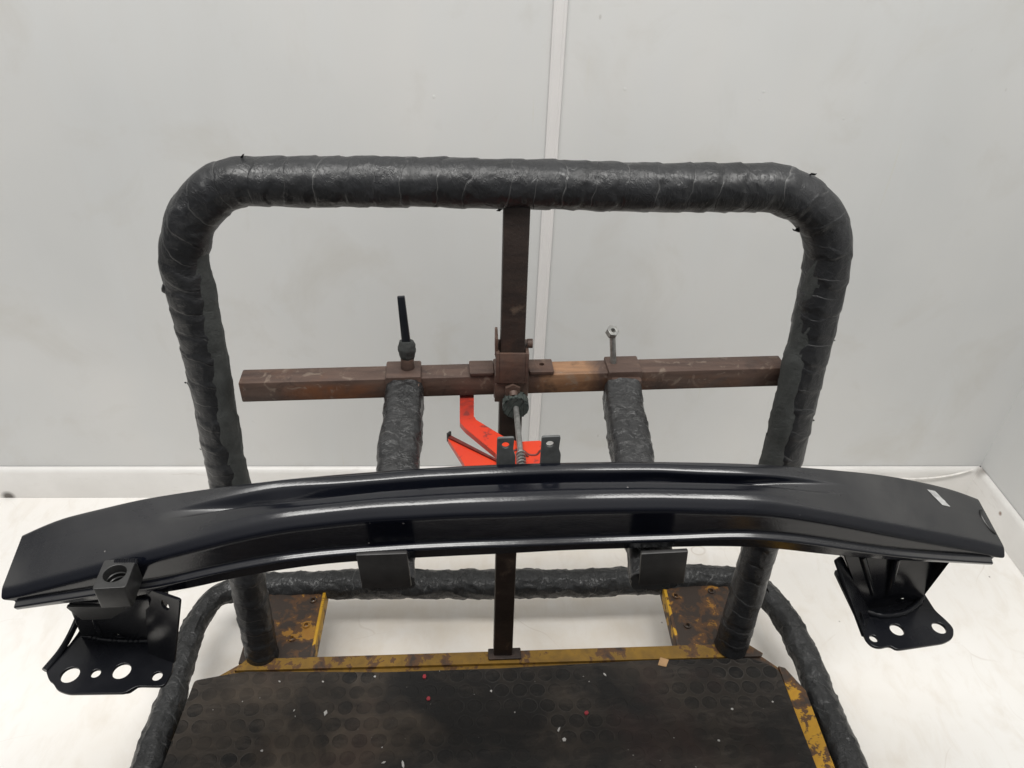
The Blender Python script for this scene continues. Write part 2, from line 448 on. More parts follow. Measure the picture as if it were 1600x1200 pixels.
def add_box(bm, c, s, rot=None, bevel=0.0, seg=2):
    m = Matrix.Translation(Vector(c)) @ (rot.to_4x4() if rot is not None else Matrix.Identity(4)) @ Matrix.Diagonal((s[0], s[1], s[2], 1))
    r = bmesh.ops.create_cube(bm, size=1.0, matrix=m)
    if bevel > 0:
        vs = set(r["verts"])
        es = [e_ for e_ in bm.edges if e_.verts[0] in vs and e_.verts[1] in vs]
        bmesh.ops.bevel(bm, geom=es, offset=bevel, segments=seg, affect='EDGES', profile=0.5)

def add_cyl(bm, a, b, r0, r1=None, n=20, caps=True):
    a = Vector(a); b = Vector(b); r1 = r0 if r1 is None else r1
    d = b - a
    q = d.to_track_quat('Z', 'Y').to_matrix().to_4x4()
    m = Matrix.Translation((a + b) / 2) @ q
    bmesh.ops.create_cone(bm, cap_ends=caps, cap_tris=False, segments=n, radius1=r0, radius2=r1, depth=d.length, matrix=m)

def add_prism(bm, outline, z0, z1, xf=None):
    """solid of a flat outline (list of (x,y)) between z0 and z1, moved by xf"""
    xf = xf or Matrix.Identity(4)
    lo = [bm.verts.new(xf @ Vector((x, y, z0))) for x, y in outline]
    hi = [bm.verts.new(xf @ Vector((x, y, z1))) for x, y in outline]
    n = len(outline)
    bm.faces.new(lo[::-1]); bm.faces.new(hi)
    for i in range(n):
        bm.faces.new((lo[i], lo[(i+1) % n], hi[(i+1) % n], hi[i]))

def circle(cx, cy, r, n=20, ry=None, rot=0):
    ry = r if ry is None else ry
    return [(cx + r*cos(2*pi*i/n)*cos(rot) - ry*sin(2*pi*i/n)*sin(rot), cy + r*cos(2*pi*i/n)*sin(rot) + ry*sin(2*pi*i/n)*cos(rot)) for i in range(n)]

def rounded(pts, r, n=4):
    """round the corners of a closed outline"""
    out = []
    N = len(pts)
    for i in range(N):
        p0, p, p1 = Vector(pts[i-1]), Vector(pts[i]), Vector(pts[(i+1) % N])
        a = (p0 - p); b = (p1 - p)
        ra = min(r, a.length*0.45); rb = min(r, b.length*0.45)
        A = p + a.normalized()*ra; B = p + b.normalized()*rb
        for j in range(n+1):
            t = j/n
            q = A*(1-t)**2 + p*2*t*(1-t) + B*t*t
            out.append((q.x, q.y))
    return out

def holed_plate(outline, holes, thick, xf, bevel=0.0):
    """flat plate with real holes: filled 2D curve turned into a mesh"""
    cu = bpy.data.curves.new("tmp_outline", 'CURVE')
    cu.dimensions = '2D'; cu.fill_mode = 'BOTH'; cu.extrude = thick/2
    cu.bevel_depth = bevel; cu.bevel_resolution = 1
    for pts in [outline] + holes:
        s = cu.splines.new('POLY')
        s.points.add(len(pts)-1)
        for p, (x, y) in zip(s.points, pts):
            p.co = (x, y, 0, 1)
        s.use_cyclic_u = True
    ob = bpy.data.objects.new("tmp_outline", cu)
    COL.objects.link(ob)
    dg = bpy.context.evaluated_depsgraph_get()
    me = bpy.data.meshes.new_from_object(ob.evaluated_get(dg))
    COL.objects.unlink(ob); bpy.data.objects.remove(ob); bpy.data.curves.remove(cu)
    me.transform(xf)
    return me

def join_meshes(bm, me):
    bm.from_mesh(me)
    bpy.data.meshes.remove(me)

def catmull(pts, step=0.01, closed=False):
    P = [Vector(p) for p in pts]
    n = len(P)
    out = []
    for i in range(n if closed else n-1):
        p0 = P[(i-1) % n] if (closed or i > 0) else P[0]*2 - P[1]
        p1 = P[i]; p2 = P[(i+1) % n]
        p3 = P[(i+2) % n] if (closed or i+2 < n) else P[-1]*2 - P[-2]
        k = max(2, int((p2-p1).length/step))
        for j in range(k):
            t = j/k
            out.append(0.5*((2*p1) + (p2-p0)*t + (2*p0-5*p1+4*p2-p3)*t*t + (3*p1-p0-3*p2+p3)*t**3))
    if not closed: out.append(P[-1])
    return out

def tube(path, rad, nseg=40, shape=None, disp=None, up=Vector((0, 1, 0)), cap=True):
    """skin round a path; rad(s) radius at length s, shape(angle, s) factor, disp(angle, s) extra; UV = (angle turn, length)"""
    bm = bmesh.new()
    uvl = bm.loops.layers.uv.new("UVMap")
    n = len(path)
    L = [0.0]
    for i in range(1, n): L.append(L[-1] + (path[i]-path[i-1]).length)
    T = []
    for i in range(n):
        a = path[max(0, i-1)]; b = path[min(n-1, i+1)]
        T.append((b-a).normalized())
    nrm = (up - T[0]*up.dot(T[0])).normalized()
    rings = []
    for i in range(n):
        nrm = (nrm - T[i]*nrm.dot(T[i])).normalized()
        bi = T[i].cross(nrm)
        ring = []
        for j in range(nseg):
            a = 2*pi*j/nseg
            r = rad(L[i])
            if shape: r *= shape(a, L[i])
            if disp: r += disp(a, L[i])
            ring.append(bm.verts.new(path[i] + nrm*(r*cos(a)) + bi*(r*sin(a))))
        rings.append(ring)
    for i in range(n-1):
        for j in range(nseg):
            j2 = (j+1) % nseg
            f = bm.faces.new((rings[i][j], rings[i][j2], rings[i+1][j2], rings[i+1][j]))
            us = (j/nseg, (j+1)/nseg, (j+1)/nseg, j/nseg)
            vs = (L[i], L[i], L[i+1], L[i+1])
            for lp, u_, v_ in zip(f.loops, us, vs): lp[uvl].uv = (u_, v_)
    if cap:
        bm.faces.new(rings[0][::-1]); bm.faces.new(rings[-1])
    return bm

def tape_disp(seed, pitch=0.045, step=0.0012, lump=0.0022, wrinkle=0.0009, slope=0.35, ridge=0.0010, jit=0.35):
    def d(a, s):
        ph = s/pitch + a/(2*pi)*slope*2 + jit*noise.noise(Vector((s*7, seed*3.1, 0))) + 0.25*jit*noise.noise(Vector((cos(a)*1.5, sin(a)*1.5, s*16+seed)))
        saw = (ph % 1.0)
        v = step*(saw if saw < 0.94 else (1-saw)*15.7)
        x, y = cos(a), sin(a)
        v += lump*noise.noise(Vector((x*0.9+seed, y*0.9, s*13)))
        w = noise.noise(Vector((x*2.2, y*2.2+seed, s*46)))
        v += wrinkle*(1-abs(w)*2.2)
        v += wrinkle*0.9*noise.noise(Vector((x*5+seed, y*5, s*95)))
        q = noise.noise(Vector((x*1.6+seed*2, y*1.6, s*24+seed)))
        v += ridge*max(0.0, 1-abs(q)*6)
        return v
    return d

# ------------------------------------------------------------------ setting
WY = 1.456      # back wall
RX = 1.318      # right wall
def sheet(name, pts, mat):
    bm = bmesh.new()
    vs = [bm.verts.new(p) for p in pts]
    bm.faces.new(vs)
    me = bpy.data.meshes.new(name); bm.to_mesh(me); bm.free()
    return structure(link(name, me, mat, smooth=False))
sheet("workshop_floor", [(-2.6, -2.6, -0.004), (2.6, -2.6, -0.004), (2.6, 0.0, -0.004), (-2.6, 0.0, -0.004)], M["concrete"])
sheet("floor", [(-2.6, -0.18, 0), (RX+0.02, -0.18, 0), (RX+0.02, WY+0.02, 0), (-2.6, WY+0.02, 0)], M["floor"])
def wallbox(name, c, s, mat, bevel=0.0):
    bm = bmesh.new(); add_box(bm, c, s, bevel=bevel)
    return structure(link(name, bm_mesh(bm, name), mat, smooth=bevel > 0))
SEAM = 0.143
wallbox("back_wall", ((-2.6+RX+0.02)/2, WY+0.02, 1.05), (RX+0.02+2.6, 0.04, 2.10), M["wall"])
wallbox("side_wall", (RX+0.02, WY-1.86, 1.05), (0.04, 3.72, 2.10), M["wall"])

def skirting():
    # back board with a rounded top ledge, standing proud of the wall; the right one leans out the same way
    prof = [(0.0, 0.0), (0.016, 0.0), (0.013, 0.079), (0.010, 0.087), (0.004, 0.091), (0.0, 0.091)]
    for nm, a, b, out in (("skirting_board", Vector((-2.6, WY, 0)), Vector((RX, WY, 0)), Vector((0, -1, 0))),
                          ("skirting_board", Vector((RX, WY, 0)), Vector((RX, -2.2, 0)), Vector((-1, 0, 0)))):
        bm = bmesh.new()
        rows = []
        k = 60
        for i in range(k+1):
            p = a.lerp(b, i/k)
            wob = 0.0012*noise.noise(Vector((i*0.35, out.x, 0)))
            rows.append([bm.verts.new(p + out*(0.001+o_+(wob if o_ > 0 else 0)) + Vector((0, 0, z_+0.0005))) for o_, z_ in prof])
        for i in range(k):
            for j in range(len(prof)-1):
                bm.faces.new((rows[i][j], rows[i+1][j], rows[i+1][j+1], rows[i][j+1]))
        structure(link(nm, bm_mesh(bm, nm), M["skirt"], angle=60))
skirting()

def seam_strip():
    bm = bmesh.new()
    # joint cover: flat centre with two raised lips
    prof = [(-0.0125, 0.0), (-0.012, -0.003), (-0.009, -0.004), (-0.007, -0.003), (0.005, -0.003), (0.0075, -0.0045), (0.011, -0.004), (0.0125, 0.0)]
    for z0, z1 in ((0.092, 2.1),):
        lo = [bm.verts.new((SEAM+x, WY-0.0005+y, z0)) for x, y in prof]
        hi = [bm.verts.new((SEAM+x, WY-0.0005+y, z1)) for x, y in prof]
        for i in range(len(prof)-1):
            bm.faces.new((lo[i], lo[i+1], hi[i+1], hi[i]))
    return structure(link("wall_trim", bm_mesh(bm, "wall_trim"), M["trim"], angle=25))
seam_strip()

# loose white cable drooping along the skirting near the corner
bm = tube(catmull([(0.90, WY-0.020, 0.092), (0.95, WY-0.020, 0.086), (1.01, WY-0.020, 0.076), (1.08, WY-0.021, 0.068), (1.14, WY-0.021, 0.065), (1.21, WY-0.020, 0.071), (1.26, WY-0.019, 0.084), (1.287, WY-0.017, 0.094)], 0.02), lambda s: 0.0022, 10)
tag(link("cable", bm_mesh(bm, "cable"), M["cable"]), "thin white cable sagging along the skirting board near the wall corner", "cable")

# ------------------------------------------------------------------ trolley
TR = thing("hand_trolley", "platform trolley with black tape wrapped handle hoop and yellow deck", "trolley", (0.05, 0.6, 0.0))
LEAN = radians(5.5)
def on_frame(x, z):            # point of the leaning handle plane
    return Vector((x, 0.945 + (z - 0.72)*math.tan(LEAN), z))

def hoop():
    rc = 0.105
    xl, xr = -0.392, 0.494
    zt = 1.020
    pts = []
    def leg(x, z): return on_frame(x, z)
    for z in (0.115, 0.2, 0.35, 0.5, 0.65, 0.78, zt-rc-0.01):
        pts.append(leg(xl - 0.0045 if 0.5 < z < 0.9 else xl - 0.007, z))
    for i in range(1, 6):
        a = pi - (pi/2)*i/6
        pts.append(leg(xl+rc+rc*cos(a), zt-rc+rc*sin(a)))
    for x in (xl+rc, -0.14, 0.05, 0.24, xr-rc):
        pts.append(leg(x, zt + 0.0035*noise.noise(Vector((x*9, 0, 0)))))
    for i in range(1, 6):
        a = pi/2 - (pi/2)*i/6
        pts.append(leg(xr-rc+rc*cos(a), zt-rc+rc*sin(a)))
    for z in (zt-rc-0.01, 0.78, 0.65, 0.5, 0.35, 0.2, 0.135):
        pts.append(leg(0.4935 + 0.0095*max(0, sin(max(0, min(1, (z-0.13)/0.82))*pi)), z))
    path = catmull(pts, 0.0032)
    dsp = tape_disp(1.3, 0.044, 0.0016, 0.0018, 0.0003, ridge=0.0006, jit=1.1)
    LL = [0.0]
    for i in range(1, len(path)): LL.append(LL[-1] + (path[i]-path[i-1]).length)
    import bisect
    def rad(s):
        z = path[min(len(path)-1, bisect.bisect_left(LL, s))].z
        return 0.0312 - 0.0022*max(0, min(1, (0.86-z)/0.15))
    bm = tube(path, rad, 72, disp=dsp)
    return link("handle_hoop", bm_mesh(bm, "handle_hoop"), M["tape"], TR, angle=60)
HOOP = hoop()

def lit_strip(x, side, z0, z1, rr):  # pale inner side of each leg: wall light painted as its own strip
    pts = []
    k = 16
    for i in range(k+1):
        z = z0 + (z1-z0)*i/k
        p = on_frame(x, z)
        wob = 0.003*noise.noise(Vector((z*9, side*5, 0)))
        pts.append(p + Vector((side*(0.0135+wob*0.5), -0.0055, 0)))
    path = catmull(pts, 0.007)
    d = tape_disp(side*4.4+9, 0.075, 0.0016, 0.0034, 0.0012)
    bm = tube(path, lambda s: rr*(1 if s > 0.02 else 0.7), 36, disp=d)
    return link("lit_strip", bm_mesh(bm, "lit_strip"), M["pale_tape"], TR, angle=60)
lit_strip(-0.3965, 1, 0.40, 0.925, 0.0188)
lit_strip(0.500, -1, 0.42, 0.952, 0.0205)

# loose tape tail on the outer side of the left leg
bm = bmesh.new()
p = on_frame(-0.392, 0.872)
add_box(bm, p + Vector((-0.030, -0.008, 0.0)), (0.022, 0.014, 0.017), Matrix.Rotation(radians(25), 3, 'Y'), 0.005)
link("tape_tail", bm_mesh(bm, "tape_tail"), M["tape"], TR)
def flap(p, out, along, size, k):
    # torn bit of tape lifting off the wrap
    out = Vector(out).normalized(); along = Vector(along).normalized(); side = out.cross(along)
    random.seed(k)
    bm = bmesh.new()
    pts = []
    for i in range(5):
        t = i/4
        w = size*(0.55-0.38*t)*(0.8+0.4*random.random())
        c = p + out*(-0.003 + size*0.85*t) + along*(size*0.5*t*t)
        pts.append((bm.verts.new(c - along*w*0.6 + side*size*0.25*random.uniform(-1, 1)), bm.verts.new(c + along*w*0.6 + side*size*0.25*random.uniform(-1, 1))))
    for a, b in zip(pts, pts[1:]):
        bm.faces.new((a[0], a[1], b[1], b[0]))
    bmesh.ops.solidify(bm, geom=bm.faces[:], thickness=0.0006)
    link("tape_flap", bm_mesh(bm, "tape_flap"), M["plastic"], TR)
FL = [(0.437, 1.040, (0.5, -0.2, 1), 0.013), (-0.300, 1.050, (-.1, -.1, 1), 0.010), (0.10, 1.0495, (0, -.2, 1), 0.006), (0.27, 1.049, (.1, -.2, 1), 0.006), (-0.15, 1.0505, (0, -.2, 1), 0.006),
      (0.065, 0.990, (0.2, -.3, -1), 0.012), (0.032, 0.990, (-.3, -.3, -1), 0.010), (0.18, 0.990, (0, -.2, -1), 0.006), (0.440, 0.967, (-1, -.2, -0.8), 0.012), (-0.368, 0.900, (1, -.2, 0), 0.006),
      (-0.430, 0.72, (-1, -.3, 0), 0.006), (-0.428, 0.60, (-1, -.3, .2), 0.007), (0.530, 0.66, (1, -.3, 0.2), 0.008), (0.532, 0.80, (1, -.3, 0.1), 0.005), (0.5265, 0.30, (1, -.4, -.4), 0.016), (0.464, 0.63, (-1, -.3, 0), 0.008)]
for q, (x, z, o_, sz) in enumerate(FL):
    flap(on_frame(x, z) + Vector((0, -0.006, 0)), o_, (o_[2]+0.3, 0, -o_[0]+0.2), sz, q+5)

# centre post
def post():
    bm = bmesh.new()
    a, b = on_frame(0.0525, 0.128), on_frame(0.0535, 1.005)
    rot = (b-a).to_track_quat('Z', 'Y').to_matrix()
    c = (a+b)/2
    rot = Matrix.Rotation(-LEAN, 3, 'X')
    add_box(bm, c, (0.0355, 0.0355, (b-a).length), rot, 0.003)
    return link("centre_post", bm_mesh(bm, "centre_post"), M["rust_dark"], TR)
post()

# deck: welded yellow tray; its rim shows behind and to the right of the rubber mat
DZ = 0.128
deck = [(-0.430, 0.872), (-0.478, 0.836), (-0.503, 0.815), (-0.506, 0.03), (0.606, 0.03), (0.606, 0.800), (0.575, 0.846), (0.528, 0.893)]
bm = bmesh.new()
add_prism(bm, rounded(deck, 0.010), DZ-0.045, DZ)
link("deck", bm_mesh(bm, "deck"), M["rear"], TR, angle=30)
bm = bmesh.new()      # rear rim bar with a raised front lip
add_prism(bm, [(-0.440, 0.850), (-0.424, 0.8735), (0.527, 0.8955), (0.552, 0.873), (0.545, 0.867)], DZ+0.0005, DZ+0.007)
link("rear_rim", bm_mesh(bm, "rear_rim"), M["rear"], TR, angle=30)
bm = bmesh.new()
add_prism(bm, [(0.578, 0.03), (0.608, 0.03), (0.608, 0.795), (0.585, 0.842), (0.574, 0.846)], DZ+0.0005, DZ+0.0055)
link("side_rim", bm_mesh(bm, "side_rim"), M["side"], TR, angle=30)

bm = bmesh.new(); add_box(bm, (0.056, 0.8765, DZ+0.0095), (0.062, 0.024, 0.0050), Matrix.Rotation(radians(1.5), 3, 'Z'), 0.002)
link("post_foot", bm_mesh(bm, "post_foot"), M["rust_dark"], TR)

def rubber_mat():
    outl = [(-0.505, 0.829), (-0.462, 0.838), (-0.418, 0.846), (-0.168, 0.841), (0.049, 0.846), (0.314, 0.859), (0.522, 0.862), (0.560, 0.844), (0.5705, 0.832), (0.5765, 0.60), (0.578, 0.035), (-0.512, 0.035), (-0.5135, 0.60)]
    bm = bmesh.new()
    add_prism(bm, rounded(outl, 0.006), DZ+0.001, DZ+0.0095)
    return link("rubber_mat", bm_mesh(bm, "rubber_mat"), M["mat"], TR, angle=30)
rubber_mat()

# yellow brackets between deck and bumper ring
def bracket(x0, x1, y0, y1, lip_x, holes):
    outl = [(x0, y0), (x1, y0), (x1, y1), (x0, y1)]
    me = holed_plate(outl, [circle(hx, hy, 0.0042, 14) for hx, hy in holes], 0.006, Matrix.Translation((0, 0, DZ-0.006)))
    br = link("corner_bracket", me, M["brack"], TR, angle=30)
    bm = bmesh.new()
    add_box(bm, (lip_x, (y0+y1)/2, DZ-0.018), (0.006, y1-y0, 0.036), bevel=0.001)
    link("bracket_lip", bm_mesh(bm, "bracket_lip"), M["yellow"], br)
    for hx, hy in holes:
        link("hole_rim", holed_plate(circle(hx, hy, 0.0075, 16), [circle(hx, hy, 0.0043, 16)], 0.0025, Matrix.Translation((0, 0, DZ-0.0015))), M["brack"], br)
    return br
bracket(-0.440, -0.310, 0.872, 1.045, -0.307, [(-0.327, 1.015), (-0.330, 0.955), (-0.352, 0.925)])
bracket(0.398, 0.530, 0.895, 1.050, 0.395, [(0.415, 1.018), (0.492, 1.030), (0.423, 0.945)])

# bumper ring
def ring():
    pts = [(-0.545, 0.02), (-0.545, 0.45), (-0.546, 0.60), (-0.546, 0.674), (-0.549, 0.729), (-0.549, 0.788), (-0.551, 0.865), (-0.556, 0.921), (-0.550, 0.985), (-0.515, 1.040), (-0.423, 1.056), (-0.189, 1.060),
           (0.023, 1.058), (0.211, 1.059), (0.347, 1.064), (0.500, 1.070), (0.592, 1.050), (0.628, 0.972), (0.640, 0.877), (0.640, 0.782), (0.641, 0.709), (0.643, 0.652), (0.645, 0.5), (0.640, 0.02)]
    path = catmull([(x + (0.007 if x < -0.5 and y < 1.0 else 0), y, 0.118) for x, y in pts], 0.005)
    def rad(s):
        y = path[min(len(path)-1, int(s/0.0065*0.985))]
        r = 0.027
        if y.x > 0.55: r = 0.0315 + 0.006*max(0, min(1, (0.98-y.y)/0.25))
        elif y.x < -0.50: r = 0.0255 + 0.006*max(0, min(1, (0.86-y.y)/0.10))
        return r
    L = [0.0]
    for i in range(1, len(path)): L.append(L[-1]+(path[i]-path[i-1]).length)
    import bisect
    def rad2(s):
        i = min(len(path)-1, bisect.bisect_left(L, s))
        y = path[i]
        r = 0.027
        f = max(0, min(1, (y.x-0.45)/0.15)); r += f*(-0.0035 + 0.0020*max(0, min(1, (1.0-y.y)/0.28)))
        g = max(0, min(1, (-y.x-0.45)/0.07)); r += g*(-0.0065 + 0.0065*max(0, min(1, (0.85-y.y)/0.10)))
        return r
    d = tape_disp(5.7, 0.060, 0.0020, 0.0032, 0.0008, ridge=0.0022)
    bm = tube(path, rad2, 48, disp=d)
    return link("bumper_ring", bm_mesh(bm, "bumper_ring"), M["ring"], TR, angle=60)
ring()
# hidden support: castor wheels under the deck
for x in (-0.42, 0.50):
    for y in (0.32, 0.78):
        bm = bmesh.new()
        add_cyl(bm, (x-0.014, y, 0.036), (x+0.014, y, 0.036), 0.0355, n=28)
        wl = link("wheel", bm_mesh(bm, "wheel"), M["hole"], TR, angle=40)
        for dx in (-0.019, 0.019):
            bm = bmesh.new()
            add_box(bm, (x+dx, y, 0.054), (0.004, 0.03, 0.058))
            link("wheel_fork", bm_mesh(bm, "wheel_fork"), M["steel"], wl)

# ------------------------------------------------------------------ sliding rusty crossbar
CB = thing("clamp_rail", "rusty square crossbar clamped across the centre post of the trolley handle", "crossbar", (0.0525, 0.93, 0.72))
YAW = math.atan2(0.042, 0.822)
RY = Matrix.Rotation(YAW, 3, 'Z')
CBC = Vector((0.066, 0.9535, 0.7225))
def cb(u, v=0, w=0):      # u along the bar, v towards the wall, w up
    return CBC + RY @ Vector((u, v, w))
bm = bmesh.new()
add_box(bm, CBC, (0.824, 0.036, 0.035), RY @ Matrix.Rotation(radians(-0.25), 3, 'Y'), 0.0025)
link("square_bar", bm_mesh(bm, "square_bar"), M["rust_bar"], CB)
bm = bmesh.new()
add_box(bm, cb(-0.0145, -0.002, 0.001), (0.052, 0.047, 0.046), RY, 0.004)
add_box(bm, cb(-0.0145, -0.0245, -0.008), (0.050, 0.004, 0.034), RY, 0.0015)
SLV = link("bar_sleeve", bm_mesh(bm, "bar_sleeve"), M["rust"], CB)
# sleeve round the post, behind the bar (four walls)
bm = bmesh.new()
RL = Matrix.Rotation(-LEAN, 3, 'X')
pc = on_frame(0.053, 0.757)
for dx, dy, sx, sy in ((-0.0215, 0, 0.005, 0.048), (0.0215, 0, 0.005, 0.048), (0, -0.0215, 0.038, 0.005), (0, 0.0215, 0.038, 0.005)):
    add_box(bm, pc + RL @ Vector((dx, dy, 0)), (sx, sy, 0.050), RL, 0.001)
add_box(bm, pc + RL @ Vector((-0.0235, 0.004, 0.030)), (0.004, 0.040, 0.030), RL, 0.001)
add_cyl(bm, pc + RL @ Vector((0.022, 0.0, 0.030)), pc + RL @ Vector((0.030, 0.0, 0.030)), 0.007, n=10)
link("post_sleeve", bm_mesh(bm, "post_sleeve"), M["rust"], CB)
# weld bead between the sleeves
bm = bmesh.new()
for i in range(9):
    add_cyl(bm, cb(-0.034+i*0.005, 0.024, 0.024), cb(-0.030+i*0.005, 0.026, 0.0275), 0.0048, 0.0030, 8)
link("weld_bead", bm_mesh(bm, "weld_bead"), M["rust"], CB)
for (u0, u1, hole) in ((-0.076, -0.041, None), (0.013, 0.049, 0.033)):
    outl = rounded([(u0, -0.019), (u1, -0.019), (u1, 0.014), (u0, 0.014)], 0.002)
    hs = [circle(hole, 0.001, 0.0042, 14)] if hole else []
    me = holed_plate(outl, hs, 0.005, Matrix.Translation(cb(0, 0, 0.0212)) @ RY.to_4x4(), 0.0004)
    link("lug", me, M["rust"], CB, angle=30)
bm = bmesh.new()
add_cyl(bm, cb(-0.013, -0.026, -0.001), cb(-0.013, -0.034, -0.001), 0.0125, n=6)
add_cyl(bm, cb(-0.012, -0.033, -0.004), cb(-0.012, -0.040, -0.006), 0.0075, 0.006, n=12)
link("lock_nut", bm_mesh(bm, "lock_nut"), M["rust"], SLV, angle=30)

# ------------------------------------------------------------------ support arms
def round_rect(a, hw, hh, p=4.0):
    c, s = abs(cos(a)), abs(sin(a))
    return 1.0/(((c/hh)**p + (s/hw)**p)**(1/p))
def make_arm(x_clamp, xs, lab, pl, kind):
    root = thing("support_arm", lab, "arm", (x_clamp, 0.94, 0.72), "padded support arms on the crossbar")
    u = (x_clamp - CBC.x)/cos(YAW)
    bm = bmesh.new()
    add_box(bm, cb(u, -0.0005, 0.0005), (0.052, 0.044, 0.044), RY, 0.0025)
    link("arm_clamp", bm_mesh(bm, "arm_clamp"), M["rust"], root)
    # padded arm: from the clamp face down to the end plate
    pts = [(xs[0], 0.928, 0.716), (xs[1], 0.88, 0.712), (xs[2], 0.80, 0.704), (xs[3], 0.72, 0.6955), (xs[4], 0.65, 0.689), (xs[5], 0.592, 0.686)]
    path = catmull(pts, 0.004)
    d = tape_disp(x_clamp*20+3, 0.060 if kind else 0.085, 0.0022, 0.0022, 0.0013)
    def sh(a, s):
        t = min(1, s/0.335)
        t2 = max(0.0, min(1.0, (t-0.55)/0.3))
        hh = 0.0245*(1-t2) + 0.0135*t2
        return round_rect(a, 0.0262, hh)
    bm = tube(path, lambda s: 1.0, 48, shape=sh, disp=d, up=Vector((0, 0, 1)))
    link("padded_arm", bm_mesh(bm, "padded_arm"), M["plastic"], root, angle=60)
    # rusty stub welded on the clamp
    bm = bmesh.new()
    add_box(bm, cb(u+0.001, -0.028, -0.004), (0.046, 0.014, 0.036), RY, 0.004)
    link("weld_stub", bm_mesh(bm, "weld_stub"), M["rust"], root)
    # flat square stop plate at the free end
    bm = bmesh.new()
    add_box(bm, ((pl[0]+pl[1])/2, 0.586, (pl[2]+pl[3])/2), (pl[1]-pl[0], 0.006, pl[3]-pl[2]), Matrix.Rotation(radians(pl[4]), 3, 'Y'), 0.0015)
    link("end_plate", bm_mesh(bm, "end_plate"), M["dark_steel"], root)
    return root, u
A1, u1 = make_arm(-0.108, (-0.107, -0.104, -0.104, -0.101, -0.100, -0.099), "padded black support arm with a bare black locking rod", (-0.131, -0.0745, 0.688, 0.745, -2.5), 0)
A2, u2 = make_arm(0.224, (0.220, 0.217, 0.215, 0.213, 0.213, 0.212), "padded black support arm locked by a ring headed steel bolt", (0.189, 0.242, 0.690, 0.745, -4), 1)
# black rod in a taped nut on one arm
b0 = cb(u1+0.006, 0.003, 0.022)
bm = bmesh.new(); add_cyl(bm, b0, b0+Vector((0, 0.002, 0.016)), 0.0105, 0.0098, 14)
nut = link("rod_nut", bm_mesh(bm, "rod_nut"), M["rust"], A1, angle=30)
bm = tube(catmull([b0+Vector((0, .002, .014)), b0+Vector((0, .003, .024)), b0+Vector((0, .004, .034)), b0+Vector((0.0, .005, .044))], 0.002), lambda s: 0.0105*(0.75+0.35*sin(min(1, s/0.03)*pi)), 20, disp=tape_disp(2.2, 0.012, 0.001, 0.0015, 0.001))
link("tape_wrap", bm_mesh(bm, "tape_wrap"), M["pale_tape"], A1)
bm = bmesh.new()
add_box(bm, b0+Vector((-0.0024, .0075, .0755)), (0.0130, 0.006, 0.080), Matrix.Rotation(radians(-3.5), 3, 'Y') @ Matrix.Rotation(radians(-5), 3, 'X'), 0.0012)
for v in bm.verts:
    if v.co.z > b0.z+0.08: v.co.x = b0.x-0.0045 + (v.co.x-(b0.x-0.0045))*0.82
link("locking_rod", bm_mesh(bm, "locking_rod"), M["blue"], A1, angle=30)
b1 = cb(u2-0.014, 0.003, 0.020)
bm = bmesh.new(); add_cyl(bm, b1, b1+Vector((-0.0065, .005, .050)), 0.0046, n=14)
LB = link("locking_bolt", bm_mesh(bm, "locking_bolt"), M["steel"], A2, angle=30)
me = holed_plate(circle(0, 0, 0.0088, 6), [circle(0, 0, 0.0042, 14)], 0.009, Matrix.Translation(b1+Vector((-0.0072, .0055, .054))) @ Matrix.Rotation(radians(28), 4, 'X') @ Matrix.Rotation(radians(14), 4, 'Y'), 0.0006)
link("bolt_head", me, M["steel"], LB, angle=30)

